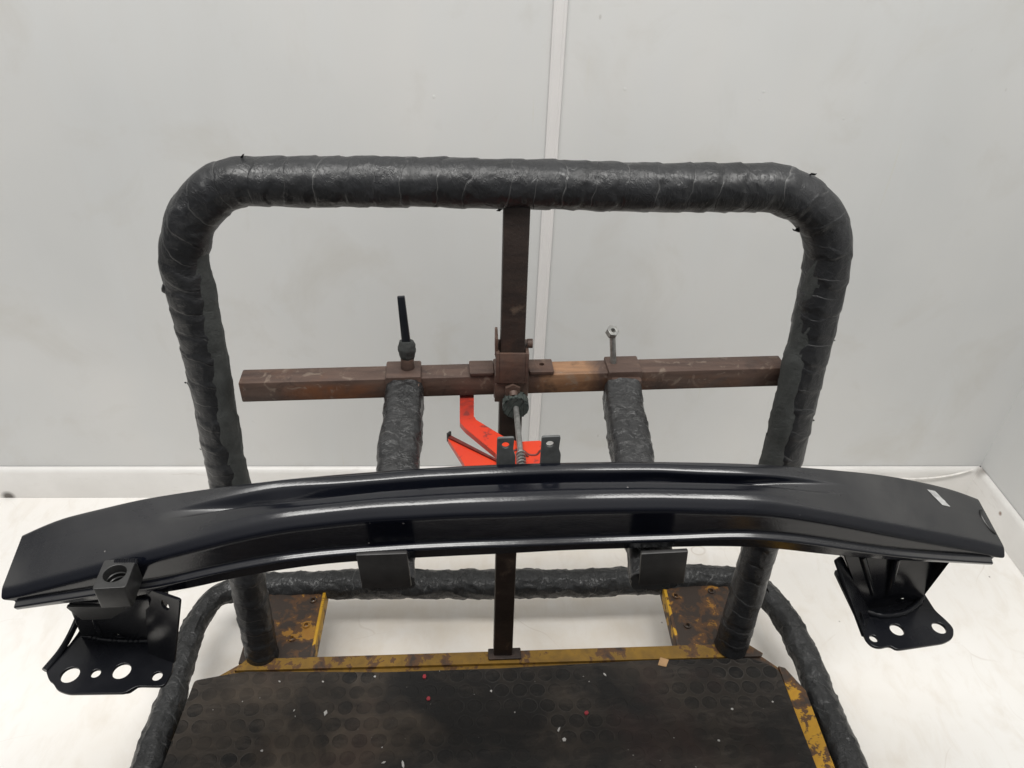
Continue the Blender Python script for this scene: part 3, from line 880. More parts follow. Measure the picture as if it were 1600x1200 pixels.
# ------------------------------------------------------------------ bumper beam
BM = thing("bumper_beam", "long bowed glossy black steel bumper beam resting across the padded arms", "bumper", (0.035, 0.65, 0.70))
ROWS = [[[-0.5704,0.694,0.6602],[-0.5704,0.683,0.6566],[-0.5705,0.6737,0.6536],[-0.5705,0.6713,0.6528],[-0.5705,0.6656,0.651],[-0.5705,0.6623,0.6499],[-0.5706,0.6379,0.6419],[-0.5707,0.628,0.6387],[-0.5707,0.619,0.6287],[-0.5553,0.62,0.6246],[-0.5553,0.612,0.6216],[-0.5549,0.616,0.613]],[[-0.5409,0.694,0.6762],[-0.5414,0.6831,0.6712],[-0.5418,0.6738,0.6669],[-0.5419,0.6714,0.6657],[-0.5422,0.6657,0.6631],[-0.5423,0.6624,0.6616],[-0.5434,0.6379,0.6503],[-0.5439,0.628,0.6457],[-0.5439,0.619,0.6357],[-0.5295,0.62,0.6303],[-0.5295,0.612,0.6273],[-0.5294,0.616,0.6179]],[[-0.5125,0.694,0.6896],[-0.5132,0.6831,0.6839],[-0.5137,0.6738,0.6791],[-0.5139,0.6714,0.6778],[-0.5142,0.6657,0.6749],[-0.5144,0.6624,0.6732],[-0.5158,0.6379,0.6604],[-0.5164,0.628,0.6552],[-0.5164,0.619,0.6452],[-0.5039,0.62,0.636],[-0.5039,0.612,0.633],[-0.504,0.616,0.6226]],[[-0.4858,0.694,0.6988],[-0.4863,0.6831,0.6932],[-0.4868,0.6738,0.6884],[-0.4869,0.6714,0.6871],[-0.4872,0.6657,0.6842],[-0.4874,0.6624,0.6825],[-0.4886,0.6379,0.6698],[-0.4891,0.628,0.6647],[-0.4891,0.619,0.6547],[-0.4783,0.62,0.6416],[-0.4783,0.612,0.6386],[-0.4789,0.616,0.6267]],[[-0.4595,0.694,0.707],[-0.4599,0.6831,0.7015],[-0.4603,0.6738,0.6969],[-0.4604,0.6714,0.6957],[-0.4606,0.6657,0.6929],[-0.4608,0.6624,0.6912],[-0.4618,0.6379,0.679],[-0.4622,0.628,0.6741],[-0.4622,0.619,0.6641],[-0.453,0.62,0.6471],[-0.453,0.612,0.6441],[-0.454,0.616,0.63]],[[-0.4334,0.694,0.7151],[-0.4337,0.6831,0.71],[-0.434,0.6738,0.7056],[-0.4341,0.6714,0.7044],[-0.4342,0.6657,0.7017],[-0.4343,0.6624,0.7001],[-0.435,0.6379,0.6885],[-0.4353,0.628,0.6838],[-0.4353,0.619,0.6738],[-0.4279,0.62,0.6519],[-0.4279,0.612,0.6489],[-0.4291,0.616,0.6334]],[[-0.4077,0.694,0.7223],[-0.4079,0.683,0.7176],[-0.408,0.6738,0.7136],[-0.408,0.6713,0.7125],[-0.4081,0.6657,0.7101],[-0.4081,0.6624,0.7087],[-0.4085,0.6379,0.6981],[-0.4086,0.628,0.6938],[-0.4086,0.619,0.6838],[-0.403,0.62,0.6563],[-0.403,0.612,0.6533],[-0.4042,0.616,0.6375]],[[-0.3825,0.694,0.7282],[-0.3824,0.683,0.7241],[-0.3824,0.6738,0.7207],[-0.3824,0.6713,0.7197],[-0.3824,0.6656,0.7176],[-0.3824,0.6623,0.7164],[-0.3823,0.6379,0.7072],[-0.3822,0.628,0.7035],[-0.3822,0.619,0.6935],[-0.3779,0.62,0.6617],[-0.3779,0.612,0.6587],[-0.3791,0.616,0.6421]],[[-0.3575,0.694,0.7334],[-0.3573,0.6835,0.7304],[-0.3571,0.6743,0.7272],[-0.3571,0.6701,0.7249],[-0.3569,0.663,0.7225],[-0.3569,0.6594,0.7227],[-0.3564,0.6379,0.7161],[-0.3562,0.628,0.7127],[-0.3562,0.619,0.7027],[-0.3525,0.62,0.6691],[-0.3525,0.612,0.6661],[-0.354,0.616,0.6475]],[[-0.3327,0.694,0.7382],[-0.3324,0.6844,0.7368],[-0.3321,0.6751,0.7335],[-0.3319,0.67,0.7285],[-0.3317,0.6632,0.7261],[-0.3316,0.6589,0.7298],[-0.3308,0.6379,0.7251],[-0.3305,0.628,0.7216],[-0.3305,0.619,0.7116],[-0.3271,0.62,0.6773],[-0.3271,0.612,0.6743],[-0.3287,0.616,0.6544]],[[-0.3081,0.694,0.7426],[-0.3077,0.6853,0.743],[-0.3073,0.6761,0.7393],[-0.307,0.6699,0.731],[-0.3067,0.6644,0.7285],[-0.3065,0.6591,0.7369],[-0.3055,0.6379,0.7344],[-0.305,0.628,0.7304],[-0.305,0.619,0.7204],[-0.302,0.62,0.6849],[-0.302,0.612,0.6819],[-0.3032,0.616,0.6625]],[[-0.2836,0.694,0.7467],[-0.2832,0.6864,0.7488],[-0.2826,0.6772,0.7447],[-0.2822,0.6698,0.7331],[-0.2819,0.6647,0.7302],[-0.2815,0.6584,0.7436],[-0.2803,0.6379,0.7432],[-0.2798,0.628,0.7389],[-0.2798,0.619,0.7289],[-0.2772,0.62,0.6919],[-0.2772,0.612,0.6889],[-0.2781,0.616,0.67]],[[-0.2592,0.694,0.7505],[-0.2588,0.6878,0.7538],[-0.2582,0.6785,0.7495],[-0.2576,0.6695,0.7356],[-0.2573,0.6643,0.7324],[-0.2568,0.6573,0.7496],[-0.2555,0.6379,0.7509],[-0.2549,0.628,0.7463],[-0.2549,0.619,0.7363],[-0.2527,0.62,0.6982],[-0.2527,0.612,0.6952],[-0.2533,0.616,0.6764]],[[-0.2349,0.694,0.7541],[-0.2346,0.6887,0.758],[-0.2339,0.6795,0.7539],[-0.2332,0.6686,0.7394],[-0.2328,0.6631,0.7363],[-0.2323,0.6559,0.7549],[-0.231,0.6379,0.7573],[-0.2303,0.628,0.7529],[-0.2303,0.619,0.7429],[-0.2284,0.62,0.7038],[-0.2284,0.612,0.7008],[-0.2288,0.616,0.6821]],[[-0.2107,0.694,0.7575],[-0.2103,0.6877,0.7616],[-0.2096,0.6785,0.7577],[-0.2089,0.6684,0.7434],[-0.2085,0.6622,0.7405],[-0.208,0.6549,0.7594],[-0.2068,0.6379,0.7622],[-0.2061,0.628,0.7581],[-0.2061,0.619,0.7481],[-0.2043,0.62,0.7082],[-0.2043,0.612,0.7052],[-0.2045,0.616,0.687]],[[-0.1865,0.694,0.7606],[-0.186,0.6857,0.7648],[-0.1854,0.6765,0.761],[-0.1849,0.6688,0.7469],[-0.1844,0.6621,0.744],[-0.1839,0.6549,0.763],[-0.1828,0.6379,0.766],[-0.1821,0.628,0.762],[-0.1821,0.619,0.752],[-0.1804,0.62,0.7118],[-0.1804,0.612,0.7088],[-0.1803,0.616,0.6911]],[[-0.1625,0.694,0.7634],[-0.1619,0.6846,0.7677],[-0.1613,0.6753,0.7641],[-0.1609,0.6689,0.75],[-0.1604,0.6624,0.7472],[-0.16,0.6551,0.7663],[-0.1589,0.6379,0.7696],[-0.1582,0.628,0.7658],[-0.1582,0.619,0.7558],[-0.1566,0.62,0.7148],[-0.1566,0.612,0.7118],[-0.1563,0.616,0.6943]],[[-0.1384,0.694,0.7659],[-0.1378,0.6841,0.7704],[-0.1373,0.6749,0.7669],[-0.1369,0.6691,0.7529],[-0.1365,0.6631,0.7502],[-0.1361,0.6558,0.7693],[-0.135,0.6379,0.7729],[-0.1344,0.628,0.7692],[-0.1344,0.619,0.7592],[-0.1329,0.62,0.7172],[-0.1329,0.612,0.7142],[-0.1325,0.616,0.6968]],[[-0.1144,0.694,0.7683],[-0.1139,0.6842,0.7728],[-0.1133,0.6749,0.7693],[-0.113,0.6694,0.7553],[-0.1127,0.664,0.7526],[-0.1123,0.6568,0.7718],[-0.1113,0.6379,0.7756],[-0.1107,0.628,0.7719],[-0.1107,0.619,0.7619],[-0.1093,0.62,0.7194],[-0.1093,0.612,0.7164],[-0.1086,0.616,0.6988]],[[-0.0904,0.694,0.7706],[-0.0899,0.6848,0.775],[-0.0895,0.6755,0.7714],[-0.0892,0.67,0.7573],[-0.089,0.665,0.7546],[-0.0886,0.6577,0.7737],[-0.0876,0.6379,0.7773],[-0.0871,0.628,0.7735],[-0.0871,0.619,0.7635],[-0.0856,0.62,0.7215],[-0.0856,0.612,0.7185],[-0.0848,0.616,0.7005]],[[-0.0664,0.694,0.7728],[-0.066,0.6851,0.7771],[-0.0656,0.6758,0.7734],[-0.0654,0.6704,0.7592],[-0.0652,0.6657,0.7564],[-0.0648,0.6584,0.7755],[-0.0639,0.6379,0.7788],[-0.0635,0.628,0.775],[-0.0635,0.619,0.765],[-0.062,0.62,0.7233],[-0.062,0.612,0.7203],[-0.061,0.616,0.7022]],[[-0.0425,0.694,0.7747],[-0.0421,0.6847,0.779],[-0.0417,0.6755,0.7753],[-0.0415,0.6706,0.7612],[-0.0413,0.666,0.7583],[-0.0411,0.6587,0.7774],[-0.0402,0.6379,0.7807],[-0.0398,0.628,0.7769],[-0.0398,0.619,0.7669],[-0.0384,0.62,0.7248],[-0.0384,0.612,0.7218],[-0.0371,0.616,0.7037]],[[-0.0185,0.694,0.7765],[-0.0182,0.6844,0.7807],[-0.0178,0.6752,0.777],[-0.0177,0.6711,0.7628],[-0.0175,0.6662,0.7599],[-0.0173,0.659,0.7789],[-0.0165,0.6379,0.7822],[-0.0162,0.628,0.7783],[-0.0162,0.619,0.7683],[-0.0147,0.62,0.7261],[-0.0147,0.612,0.7231],[-0.0133,0.616,0.7052]],[[0.0055,0.694,0.778],[0.0058,0.6843,0.7822],[0.006,0.6751,0.7783],[0.0061,0.6717,0.7641],[0.0063,0.6666,0.7612],[0.0065,0.6593,0.7801],[0.0072,0.6379,0.7832],[0.0075,0.628,0.7792],[0.0075,0.619,0.7692],[0.0089,0.62,0.7271],[0.0089,0.612,0.7241],[0.0106,0.616,0.7066]],[[0.0294,0.694,0.7793],[0.0297,0.6845,0.7834],[0.0299,0.6752,0.7794],[0.03,0.6723,0.7652],[0.0302,0.6668,0.7622],[0.0304,0.6596,0.7811],[0.0309,0.6379,0.784],[0.0312,0.628,0.7799],[0.0312,0.619,0.7699],[0.0326,0.62,0.728],[0.0326,0.612,0.725],[0.0344,0.616,0.7081]],[[0.0535,0.694,0.7803],[0.0537,0.6848,0.7844],[0.0539,0.6756,0.7805],[0.0539,0.6727,0.7662],[0.0541,0.6668,0.7633],[0.0542,0.6596,0.7822],[0.0547,0.6379,0.7851],[0.0549,0.628,0.781],[0.0549,0.619,0.771],[0.0563,0.62,0.7291],[0.0563,0.612,0.7261],[0.0583,0.616,0.7097]],[[0.0775,0.694,0.7812],[0.0777,0.6854,0.7853],[0.0778,0.6761,0.7815],[0.0779,0.6728,0.7672],[0.078,0.6667,0.7643],[0.0781,0.6594,0.7833],[0.0785,0.6379,0.7864],[0.0787,0.628,0.7823],[0.0787,0.619,0.7723],[0.0801,0.62,0.7301],[0.0801,0.612,0.7271],[0.0822,0.616,0.7115]],[[0.1016,0.694,0.7819],[0.1017,0.6858,0.7861],[0.1018,0.6765,0.7823],[0.1019,0.6728,0.7681],[0.1019,0.6664,0.7653],[0.102,0.6591,0.7843],[0.1023,0.6379,0.7875],[0.1024,0.628,0.7836],[0.1024,0.619,0.7736],[0.1038,0.62,0.7311],[0.1038,0.612,0.7281],[0.1061,0.616,0.7131]],[[0.1257,0.694,0.7825],[0.1258,0.6858,0.7867],[0.1259,0.6765,0.783],[0.1259,0.6727,0.7688],[0.1259,0.6661,0.766],[0.126,0.6589,0.785],[0.1262,0.6379,0.7883],[0.1262,0.628,0.7844],[0.1262,0.619,0.7744],[0.1276,0.62,0.7322],[0.1276,0.612,0.7292],[0.13,0.616,0.7143]],[[0.1499,0.694,0.783],[0.1499,0.6855,0.7872],[0.15,0.6762,0.7835],[0.15,0.6728,0.7693],[0.15,0.6659,0.7665],[0.15,0.6586,0.7855],[0.1501,0.6379,0.7889],[0.1501,0.628,0.785],[0.1501,0.619,0.775],[0.1514,0.62,0.7332],[0.1514,0.612,0.7302],[0.154,0.616,0.7151]],[[0.1742,0.694,0.7833],[0.1742,0.6853,0.7875],[0.1741,0.6761,0.7838],[0.1741,0.6732,0.7696],[0.1741,0.6656,0.7669],[0.1741,0.6583,0.7859],[0.1741,0.6379,0.7893],[0.1741,0.628,0.7854],[0.1741,0.619,0.7754],[0.1753,0.62,0.7342],[0.1753,0.612,0.7312],[0.1781,0.616,0.716]],[[0.1985,0.694,0.7834],[0.1984,0.6853,0.7877],[0.1984,0.676,0.784],[0.1984,0.6739,0.7698],[0.1983,0.6652,0.7671],[0.1983,0.6579,0.7862],[0.1981,0.6379,0.7896],[0.1981,0.628,0.7857],[0.1981,0.619,0.7757],[0.1992,0.62,0.7352],[0.1992,0.612,0.7322],[0.2021,0.616,0.717]],[[0.2229,0.694,0.7833],[0.2228,0.6848,0.7876],[0.2227,0.6755,0.7839],[0.2227,0.6742,0.7696],[0.2226,0.665,0.7669],[0.2225,0.6577,0.786],[0.2223,0.6379,0.7893],[0.2222,0.628,0.7855],[0.2222,0.619,0.7755],[0.2231,0.62,0.7361],[0.2231,0.612,0.7331],[0.2262,0.616,0.7178]],[[0.2474,0.694,0.783],[0.2473,0.6836,0.7872],[0.2472,0.6743,0.7834],[0.2472,0.673,0.7691],[0.247,0.6651,0.7663],[0.247,0.6578,0.7853],[0.2467,0.6379,0.7884],[0.2466,0.628,0.7844],[0.2466,0.619,0.7744],[0.247,0.62,0.7372],[0.247,0.612,0.7342],[0.2504,0.616,0.7183]],[[0.272,0.694,0.7825],[0.2719,0.6826,0.7866],[0.2717,0.6733,0.7827],[0.2717,0.672,0.7684],[0.2716,0.6651,0.7655],[0.2715,0.6579,0.7844],[0.2712,0.6379,0.7873],[0.271,0.628,0.7832],[0.271,0.619,0.7732],[0.2709,0.62,0.7385],[0.2709,0.612,0.7355],[0.2746,0.616,0.7188]],[[0.2968,0.694,0.7817],[0.2966,0.6823,0.7858],[0.2964,0.6731,0.7819],[0.2964,0.6717,0.7677],[0.2962,0.665,0.7647],[0.2961,0.6577,0.7836],[0.2957,0.6379,0.7865],[0.2955,0.628,0.7824],[0.2955,0.619,0.7724],[0.2949,0.62,0.7394],[0.2949,0.612,0.7364],[0.2991,0.616,0.7185]],[[0.3217,0.694,0.7807],[0.3214,0.6825,0.7845],[0.3212,0.6732,0.7808],[0.3212,0.6719,0.7673],[0.321,0.6642,0.7645],[0.3208,0.6571,0.7824],[0.3204,0.6379,0.7851],[0.3202,0.628,0.7812],[0.3202,0.619,0.7712],[0.3192,0.62,0.7392],[0.3192,0.612,0.7362],[0.3238,0.616,0.7174]],[[0.3467,0.694,0.7792],[0.3465,0.6829,0.7822],[0.3463,0.6737,0.779],[0.3463,0.6724,0.7678],[0.346,0.6623,0.7654],[0.3459,0.6559,0.7801],[0.3455,0.6379,0.782],[0.3453,0.628,0.7787],[0.3453,0.619,0.7687],[0.3439,0.62,0.7373],[0.3439,0.612,0.7343],[0.3488,0.616,0.7152]],[[0.372,0.694,0.7772],[0.3719,0.684,0.779],[0.3717,0.6747,0.7764],[0.3717,0.6726,0.7683],[0.3715,0.6606,0.7661],[0.3714,0.6551,0.7763],[0.3712,0.6379,0.777],[0.371,0.628,0.7743],[0.371,0.619,0.7643],[0.3691,0.62,0.7343],[0.3691,0.612,0.7313],[0.3743,0.616,0.7116]],[[0.3975,0.694,0.7749],[0.3975,0.6845,0.7753],[0.3974,0.6753,0.7732],[0.3974,0.6714,0.7683],[0.3974,0.6594,0.7662],[0.3974,0.6549,0.7717],[0.3973,0.6379,0.7709],[0.3972,0.628,0.7687],[0.3972,0.619,0.7587],[0.3947,0.62,0.7301],[0.3947,0.612,0.7271],[0.4002,0.616,0.7073]],[[0.4233,0.694,0.7724],[0.4233,0.6836,0.7713],[0.4234,0.6743,0.7694],[0.4235,0.6708,0.7673],[0.4236,0.6595,0.7652],[0.4236,0.6557,0.7668],[0.4238,0.6379,0.7645],[0.4239,0.628,0.7625],[0.4239,0.619,0.7525],[0.4208,0.62,0.7248],[0.4208,0.612,0.7218],[0.4262,0.616,0.7032]],[[0.4492,0.694,0.7694],[0.4495,0.6818,0.7669],[0.4498,0.6726,0.765],[0.4498,0.6713,0.7646],[0.4501,0.6613,0.7625],[0.4502,0.658,0.762],[0.4507,0.6379,0.7578],[0.451,0.628,0.7557],[0.451,0.619,0.7457],[0.4472,0.62,0.7193],[0.4472,0.612,0.7163],[0.4522,0.616,0.6997]],[[0.4754,0.694,0.7663],[0.476,0.6817,0.763],[0.4764,0.6724,0.7605],[0.4765,0.6711,0.7601],[0.4768,0.6635,0.7581],[0.477,0.6602,0.7572],[0.478,0.6379,0.7512],[0.4785,0.628,0.7485],[0.4785,0.619,0.7385],[0.4738,0.62,0.7138],[0.4738,0.612,0.7108],[0.4783,0.616,0.6965]],[[0.502,0.694,0.7624],[0.5028,0.6817,0.7585],[0.5034,0.6724,0.7556],[0.5035,0.6711,0.7551],[0.504,0.6635,0.7527],[0.5042,0.6602,0.7517],[0.5056,0.6379,0.7445],[0.5063,0.628,0.7414],[0.5063,0.619,0.7314],[0.5005,0.62,0.7087],[0.5005,0.612,0.7057],[0.5045,0.616,0.6937]],[[0.5292,0.694,0.7572],[0.5301,0.6817,0.753],[0.5309,0.6725,0.7498],[0.531,0.6711,0.7493],[0.5316,0.6635,0.7467],[0.5318,0.6602,0.7455],[0.5336,0.6379,0.7378],[0.5344,0.628,0.7343],[0.5344,0.619,0.7243],[0.5272,0.62,0.7045],[0.5272,0.612,0.7015],[0.5307,0.616,0.6913]],[[0.5571,0.694,0.7506],[0.5581,0.6817,0.7463],[0.559,0.6725,0.743],[0.5591,0.6712,0.7425],[0.5597,0.6635,0.7398],[0.56,0.6602,0.7386],[0.562,0.6379,0.7306],[0.5628,0.628,0.7271],[0.5628,0.619,0.7171],[0.5538,0.62,0.7012],[0.5538,0.612,0.6982],[0.5568,0.616,0.6893]],[[0.5856,0.694,0.743],[0.5868,0.6817,0.7386],[0.5876,0.6725,0.7354],[0.5877,0.6712,0.7349],[0.5884,0.6635,0.7322],[0.5887,0.6602,0.7311],[0.5908,0.6379,0.7232],[0.5917,0.628,0.7197],[0.5917,0.619,0.7097],[0.5804,0.62,0.6982],[0.5804,0.612,0.6952],[0.5832,0.616,0.6872]],[[0.6154,0.694,0.733],[0.6165,0.6817,0.729],[0.6173,0.6725,0.726],[0.6174,0.6711,0.7256],[0.618,0.6635,0.7231],[0.6183,0.6602,0.7221],[0.6202,0.6379,0.7148],[0.6211,0.628,0.7116],[0.6211,0.619,0.7016],[0.607,0.62,0.6955],[0.607,0.612,0.6925],[0.6097,0.616,0.6849]],[[0.6468,0.694,0.7199],[0.6477,0.6817,0.7165],[0.6484,0.6724,0.7139],[0.6485,0.6711,0.7135],[0.6491,0.6635,0.7114],[0.6493,0.6602,0.7105],[0.651,0.6379,0.7042],[0.6517,0.628,0.7014],[0.6517,0.619,0.6914],[0.6338,0.62,0.693],[0.6338,0.612,0.69],[0.6365,0.616,0.6825]]]
def beam_mesh():
    N = len(ROWS)
    # refine stations
    st = []
    SUB = 3
    for i in range(N-1):
        for j in range(SUB):
            t = j/SUB
            p = []
            for q in range(len(ROWS[0])):
                p0 = Vector(ROWS[max(0, i-1)][q]); p1 = Vector(ROWS[i][q]); p2 = Vector(ROWS[i+1][q]); p3 = Vector(ROWS[min(N-1, i+2)][q])
                if i == 0: p0 = p1*2-p2
                if i == N-2: p3 = p2*2-p1
                p.append(0.5*((2*p1) + (p2-p0)*t + (2*p0-5*p1+4*p2-p3)*t*t + (3*p1-p0-3*p2+p3)*t**3))
            st.append(p)
    st.append([Vector(v) for v in ROWS[-1]])
    RAD = [0.004, 0.006, 0.003, 0.003, 0.003, 0.006, 0.007, 0.0045, 0.005, 0.003, 0.003, 0.001]
    bm = bmesh.new()
    rings = []
    for p in st:
        p0, p7 = p[0], p[-1]
        depth = p[7].z - p7.z
        loop = list(p)
        rad = list(RAD)
        # underside (open channel) and back wall
        loop += [p7 + Vector((0, 0.003, 0.0006)), p7 + Vector((0, 0.010, depth*0.55)), Vector((p7.x, p0.y-0.010, p7.z+depth*0.50)),
                 Vector((p0.x*0.3+p7.x*0.7, p0.y-0.004, p7.z+depth*0.28)), Vector((p0.x*0.3+p7.x*0.7, p0.y+0.002, p7.z+depth*0.28)), p0 + Vector((0, 0.003, -0.006))]
        rad += [0.0008, 0.004, 0.004, 0.001, 0.001, 0.003]
        n = len(loop)
        out = []
        for i in range(n):
            a, b, c = loop[i-1], loop[i], loop[(i+1) % n]
            da, dc = a-b, c-b
            r1 = min(rad[i], da.length*0.30); r2 = min(rad[i], dc.length*0.30)
            A = b + da.normalized()*r1; C = b + dc.normalized()*r2
            ext = min(0.0016, max(0.0, da.length*0.18)); ext2 = min(0.0016, max(0.0, dc.length*0.18))
            out.append(A + (-1)*(b-A).normalized()*ext if (b-A).length > 1e-6 else A)
            for k in range(5):
                t = k/4
                out.append(A*(1-t)**2 + b*2*t*(1-t) + C*t*t)
            out.append(C + (C-b).normalized()*ext2)
        rings.append([bm.verts.new(v) for v in out])
    n = len(rings[0])
    for i in range(len(rings)-1):
        for j in range(n):
            j2 = (j+1) % n
            bm.faces.new((rings[i][j], rings[i][j2], rings[i+1][j2], rings[i+1][j]))
    bm.faces.new(rings[0]); bm.faces.new(rings[-1][::-1])
    return bm_mesh(bm, "beam")
BEAM = link("beam", beam_mesh(), M["paint"], BM, angle=45)

def row_pt(x, q):
    best = min(ROWS, key=lambda r: abs(r[q][0]-x))
    return Vector(best[q])

# tow eye socket: square block with a threaded bore
def socket():
    zt = 0.698
    rot = Matrix.Rotation(radians(4), 3, 'Z')
    c = Vector((-0.4105, 0.5975, zt-0.016))
    outl = rounded([(-0.0172, -0.0195), (0.0172, -0.0195), (0.0172, 0.0215), (-0.0172, 0.0215)], 0.0025)
    me = holed_plate(outl, [circle(0.0, 0.001, 0.0132, 28)], 0.032, Matrix.Translation(c) @ rot.to_4x4(), 0.0007)
    s = link("tow_socket", me, M["dusty"], BM, angle=30)
    bm = bmesh.new()
    # thread rings inside the bore and its floor
    for i in range(2):
        z = zt-0.012-i*0.007
        add_ring(bm, c.x, c.y, z, 0.0134, 0.0122, 0.0018)
    add_cyl(bm, (c.x, c.y, zt-0.0335), (c.x, c.y, zt-0.0305), 0.0131, n=24)
    link("thread", bm_mesh(bm, "thread"), M["hole"], s, angle=30)
    bm = bmesh.new()      # weld along the back edge
    random.seed(3)
    for i in range(9):
        px = c.x-0.006+i*0.0028
        add_cyl(bm, (px, c.y+0.0175, zt-0.002), (px+0.001, c.y+0.021, zt+0.0022+random.random()*0.001), 0.0028, 0.0018, 8)
    link("weld_bead", bm_mesh(bm, "weld_bead"), M["gloss"], s)
def add_ring(bm, x, y, z, ro, ri, h, n=28):
    a = [[bm.verts.new((x+r*cos(2*pi*i/n), y+r*sin(2*pi*i/n), z+dz)) for i in range(n)] for r, dz in ((ro, h/2), (ri, 0), (ro, -h/2))]
    for k in range(2):
        for i in range(n):
            bm.faces.new((a[k][i], a[k][(i+1) % n], a[k+1][(i+1) % n], a[k+1][i]))
socket()

# crash boxes with their mounting plates
def loft(bm, lo, hi, holes=False):
    """skin between two outlines of equal length (3D), open ends"""
    a = [bm.verts.new(p) for p in lo]; b = [bm.verts.new(p) for p in hi]
    n = len(lo)
    for i in range(n):
        bm.faces.new((a[i], a[(i+1) % n], b[(i+1) % n], b[i]))
    return a, b
def quad_panel(c00, c10, c11, c01, thick, holes, mat, name, parent, round_r=0.006):
    """flat sheet panel spanned by four corners, holes given in (s,t) with size in metres"""
    c00, c10, c11, c01 = map(Vector, (c00, c10, c11, c01))
    ex = (c10-c00).normalized()
    nz = ex.cross(c01-c00).normalized()
    ey = nz.cross(ex)
    def loc(p): d = p-c00; return (d.dot(ex), d.dot(ey))
    outl = rounded([loc(c00), loc(c10), loc(c11), loc(c01)], round_r)
    hs = []
    for s, t, rx, ry in holes:
        p = (c00*(1-s)+c10*s)*(1-t) + (c01*(1-s)+c11*s)*t
        x, y = loc(p)
        hs.append(circle(x, y, rx, 18, ry))
    m = Matrix(((ex.x, ey.x, nz.x, c00.x), (ex.y, ey.y, nz.y, c00.y), (ex.z, ey.z, nz.z, c00.z), (0, 0, 0, 1)))
    me = holed_plate(outl, hs, thick, m, 0.0004)
    return link(name, me, mat, parent, angle=30)

def left_bracket():
    zp = 0.515
    outl = [(-0.544, 0.598), (-0.533, 0.583), (-0.527, 0.580), (-0.518, 0.570), (-0.503, 0.5645), (-0.434, 0.5645), (-0.4285, 0.569), (-0.422, 0.574), (-0.389, 0.573), (-0.386, 0.595), (-0.394, 0.625), (-0.428, 0.655), (-0.432, 0.70), (-0.530, 0.70), (-0.526, 0.655), (-0.530, 0.635)]
    hs = [circle(-0.511, 0.5905, 0.0118, 22), circle(-0.480, 0.592, 0.0066, 18), circle(-0.449, 0.595, 0.0118, 22), circle(-0.402, 0.587, 0.0070, 18), circle(-0.4755, 0.662, 0.0130, 22)]
    me = holed_plate(rounded(outl, 0.006), hs, 0.003, Matrix.Translation((0, 0, zp)), 0.0006)
    br = link("mounting_plate", me, M["gloss"], BM, angle=30)
    # rolled edge flange on the outer side
    pth = catmull([(-0.545, 0.597, zp+0.002), (-0.536, 0.625, zp+0.004), (-0.531, 0.655, zp+0.010), (-0.524, 0.69, zp+0.028)], 0.004)
    bm = tube(pth, lambda s: 0.0042, 12)
    link("edge_flange", bm_mesh(bm, "edge_flange"), M["gloss"], br)
    # pressed step across the plate
    bm = bmesh.new()
    add_prism(bm, rounded([(-0.446, 0.5655), (-0.430, 0.5665), (-0.4205, 0.5765), (-0.417, 0.598), (-0.424, 0.612)], 0.003), zp-0.004, zp-0.0016)
    link("pressed_step", bm_mesh(bm, "pressed_step"), M["gloss"], br)
    zt = 0.612
    # box: front wall, two side walls, back wall
    F0, F1 = Vector((-0.519, 0.648, zp+0.001)), Vector((-0.425, 0.640, zp+0.001))
    T0, T1 = Vector((-0.500, 0.628, zt)), Vector((-0.392, 0.630, 0.636))
    quad_panel(F0, F1, T1, T0, 0.003, [(0.55, 0.115, 0.0092, 0.0050)], M["gloss"], "box_front", br)
    B0, B1 = Vector((-0.519, 0.70, zp+0.001)), Vector((-0.425, 0.70, zp+0.001))
    U0, U1 = Vector((-0.500, 0.695, zt+0.010)), Vector((-0.392, 0.695, 0.642))
    bm = bmesh.new()
    for q in ((F0, T0, U0, B0), (F1, B1, U1, T1), (B0, U0, U1, B1)):
        bm.faces.new([bm.verts.new(v) for v in q])
    bmesh.ops.solidify(bm, geom=bm.faces[:], thickness=0.0025)
    link("box_walls", bm_mesh(bm, "box_walls"), M["gloss"], br, smooth=False)
    # triangular gusset wing rising to the beam, with its hole
    quad_panel((-0.424, 0.622, zp), (-0.387, 0.607, zp), (-0.344, 0.612, 0.648), (-0.396, 0.620, 0.648), 0.003, [(0.60, 0.86, 0.0060, 0.0085)], M["gloss"], "gusset", br, 0.004)
    # pressed ribs and the weld run round the foot of the box
    for s0, s1 in ((0.28, 0.25), (0.80, 0.86)):
        a = F0.lerp(F1, s0).lerp(T0.lerp(T1, s0), 0.10); b = F0.lerp(F1, s1).lerp(T0.lerp(T1, s1), 0.62)
        link("pressed_rib", bm_mesh(tube(catmull([a, a.lerp(b, .5) + Vector((0, -0.001, 0)), b], 0.01), lambda s: 0.0045, 12), "pressed_rib"), M["gloss"], br)
    pth = catmull([F0 + Vector((0.002, -0.001, .003)), F0.lerp(F1, .35) + Vector((0, -0.004, .002)), F0.lerp(F1, .7) + Vector((0, -0.004, .002)), F1 + Vector((-0.002, -0.002, .003))], 0.003)
    link("weld_bead", bm_mesh(tube(pth, lambda s: 0.0036, 10, disp=lambda a, s: 0.0008*sin(s*900)), "weld_bead"), M["gloss"], br)
    # pressed upper step on the box front
    quad_panel((-0.497, 0.6335, 0.572), (-0.441, 0.6300, 0.580), (-0.430, 0.6240, 0.612), (-0.502, 0.6240, 0.610), 0.003, [], M["dusty"], "stiffener", br, 0.004)
    return br
left_bracket()

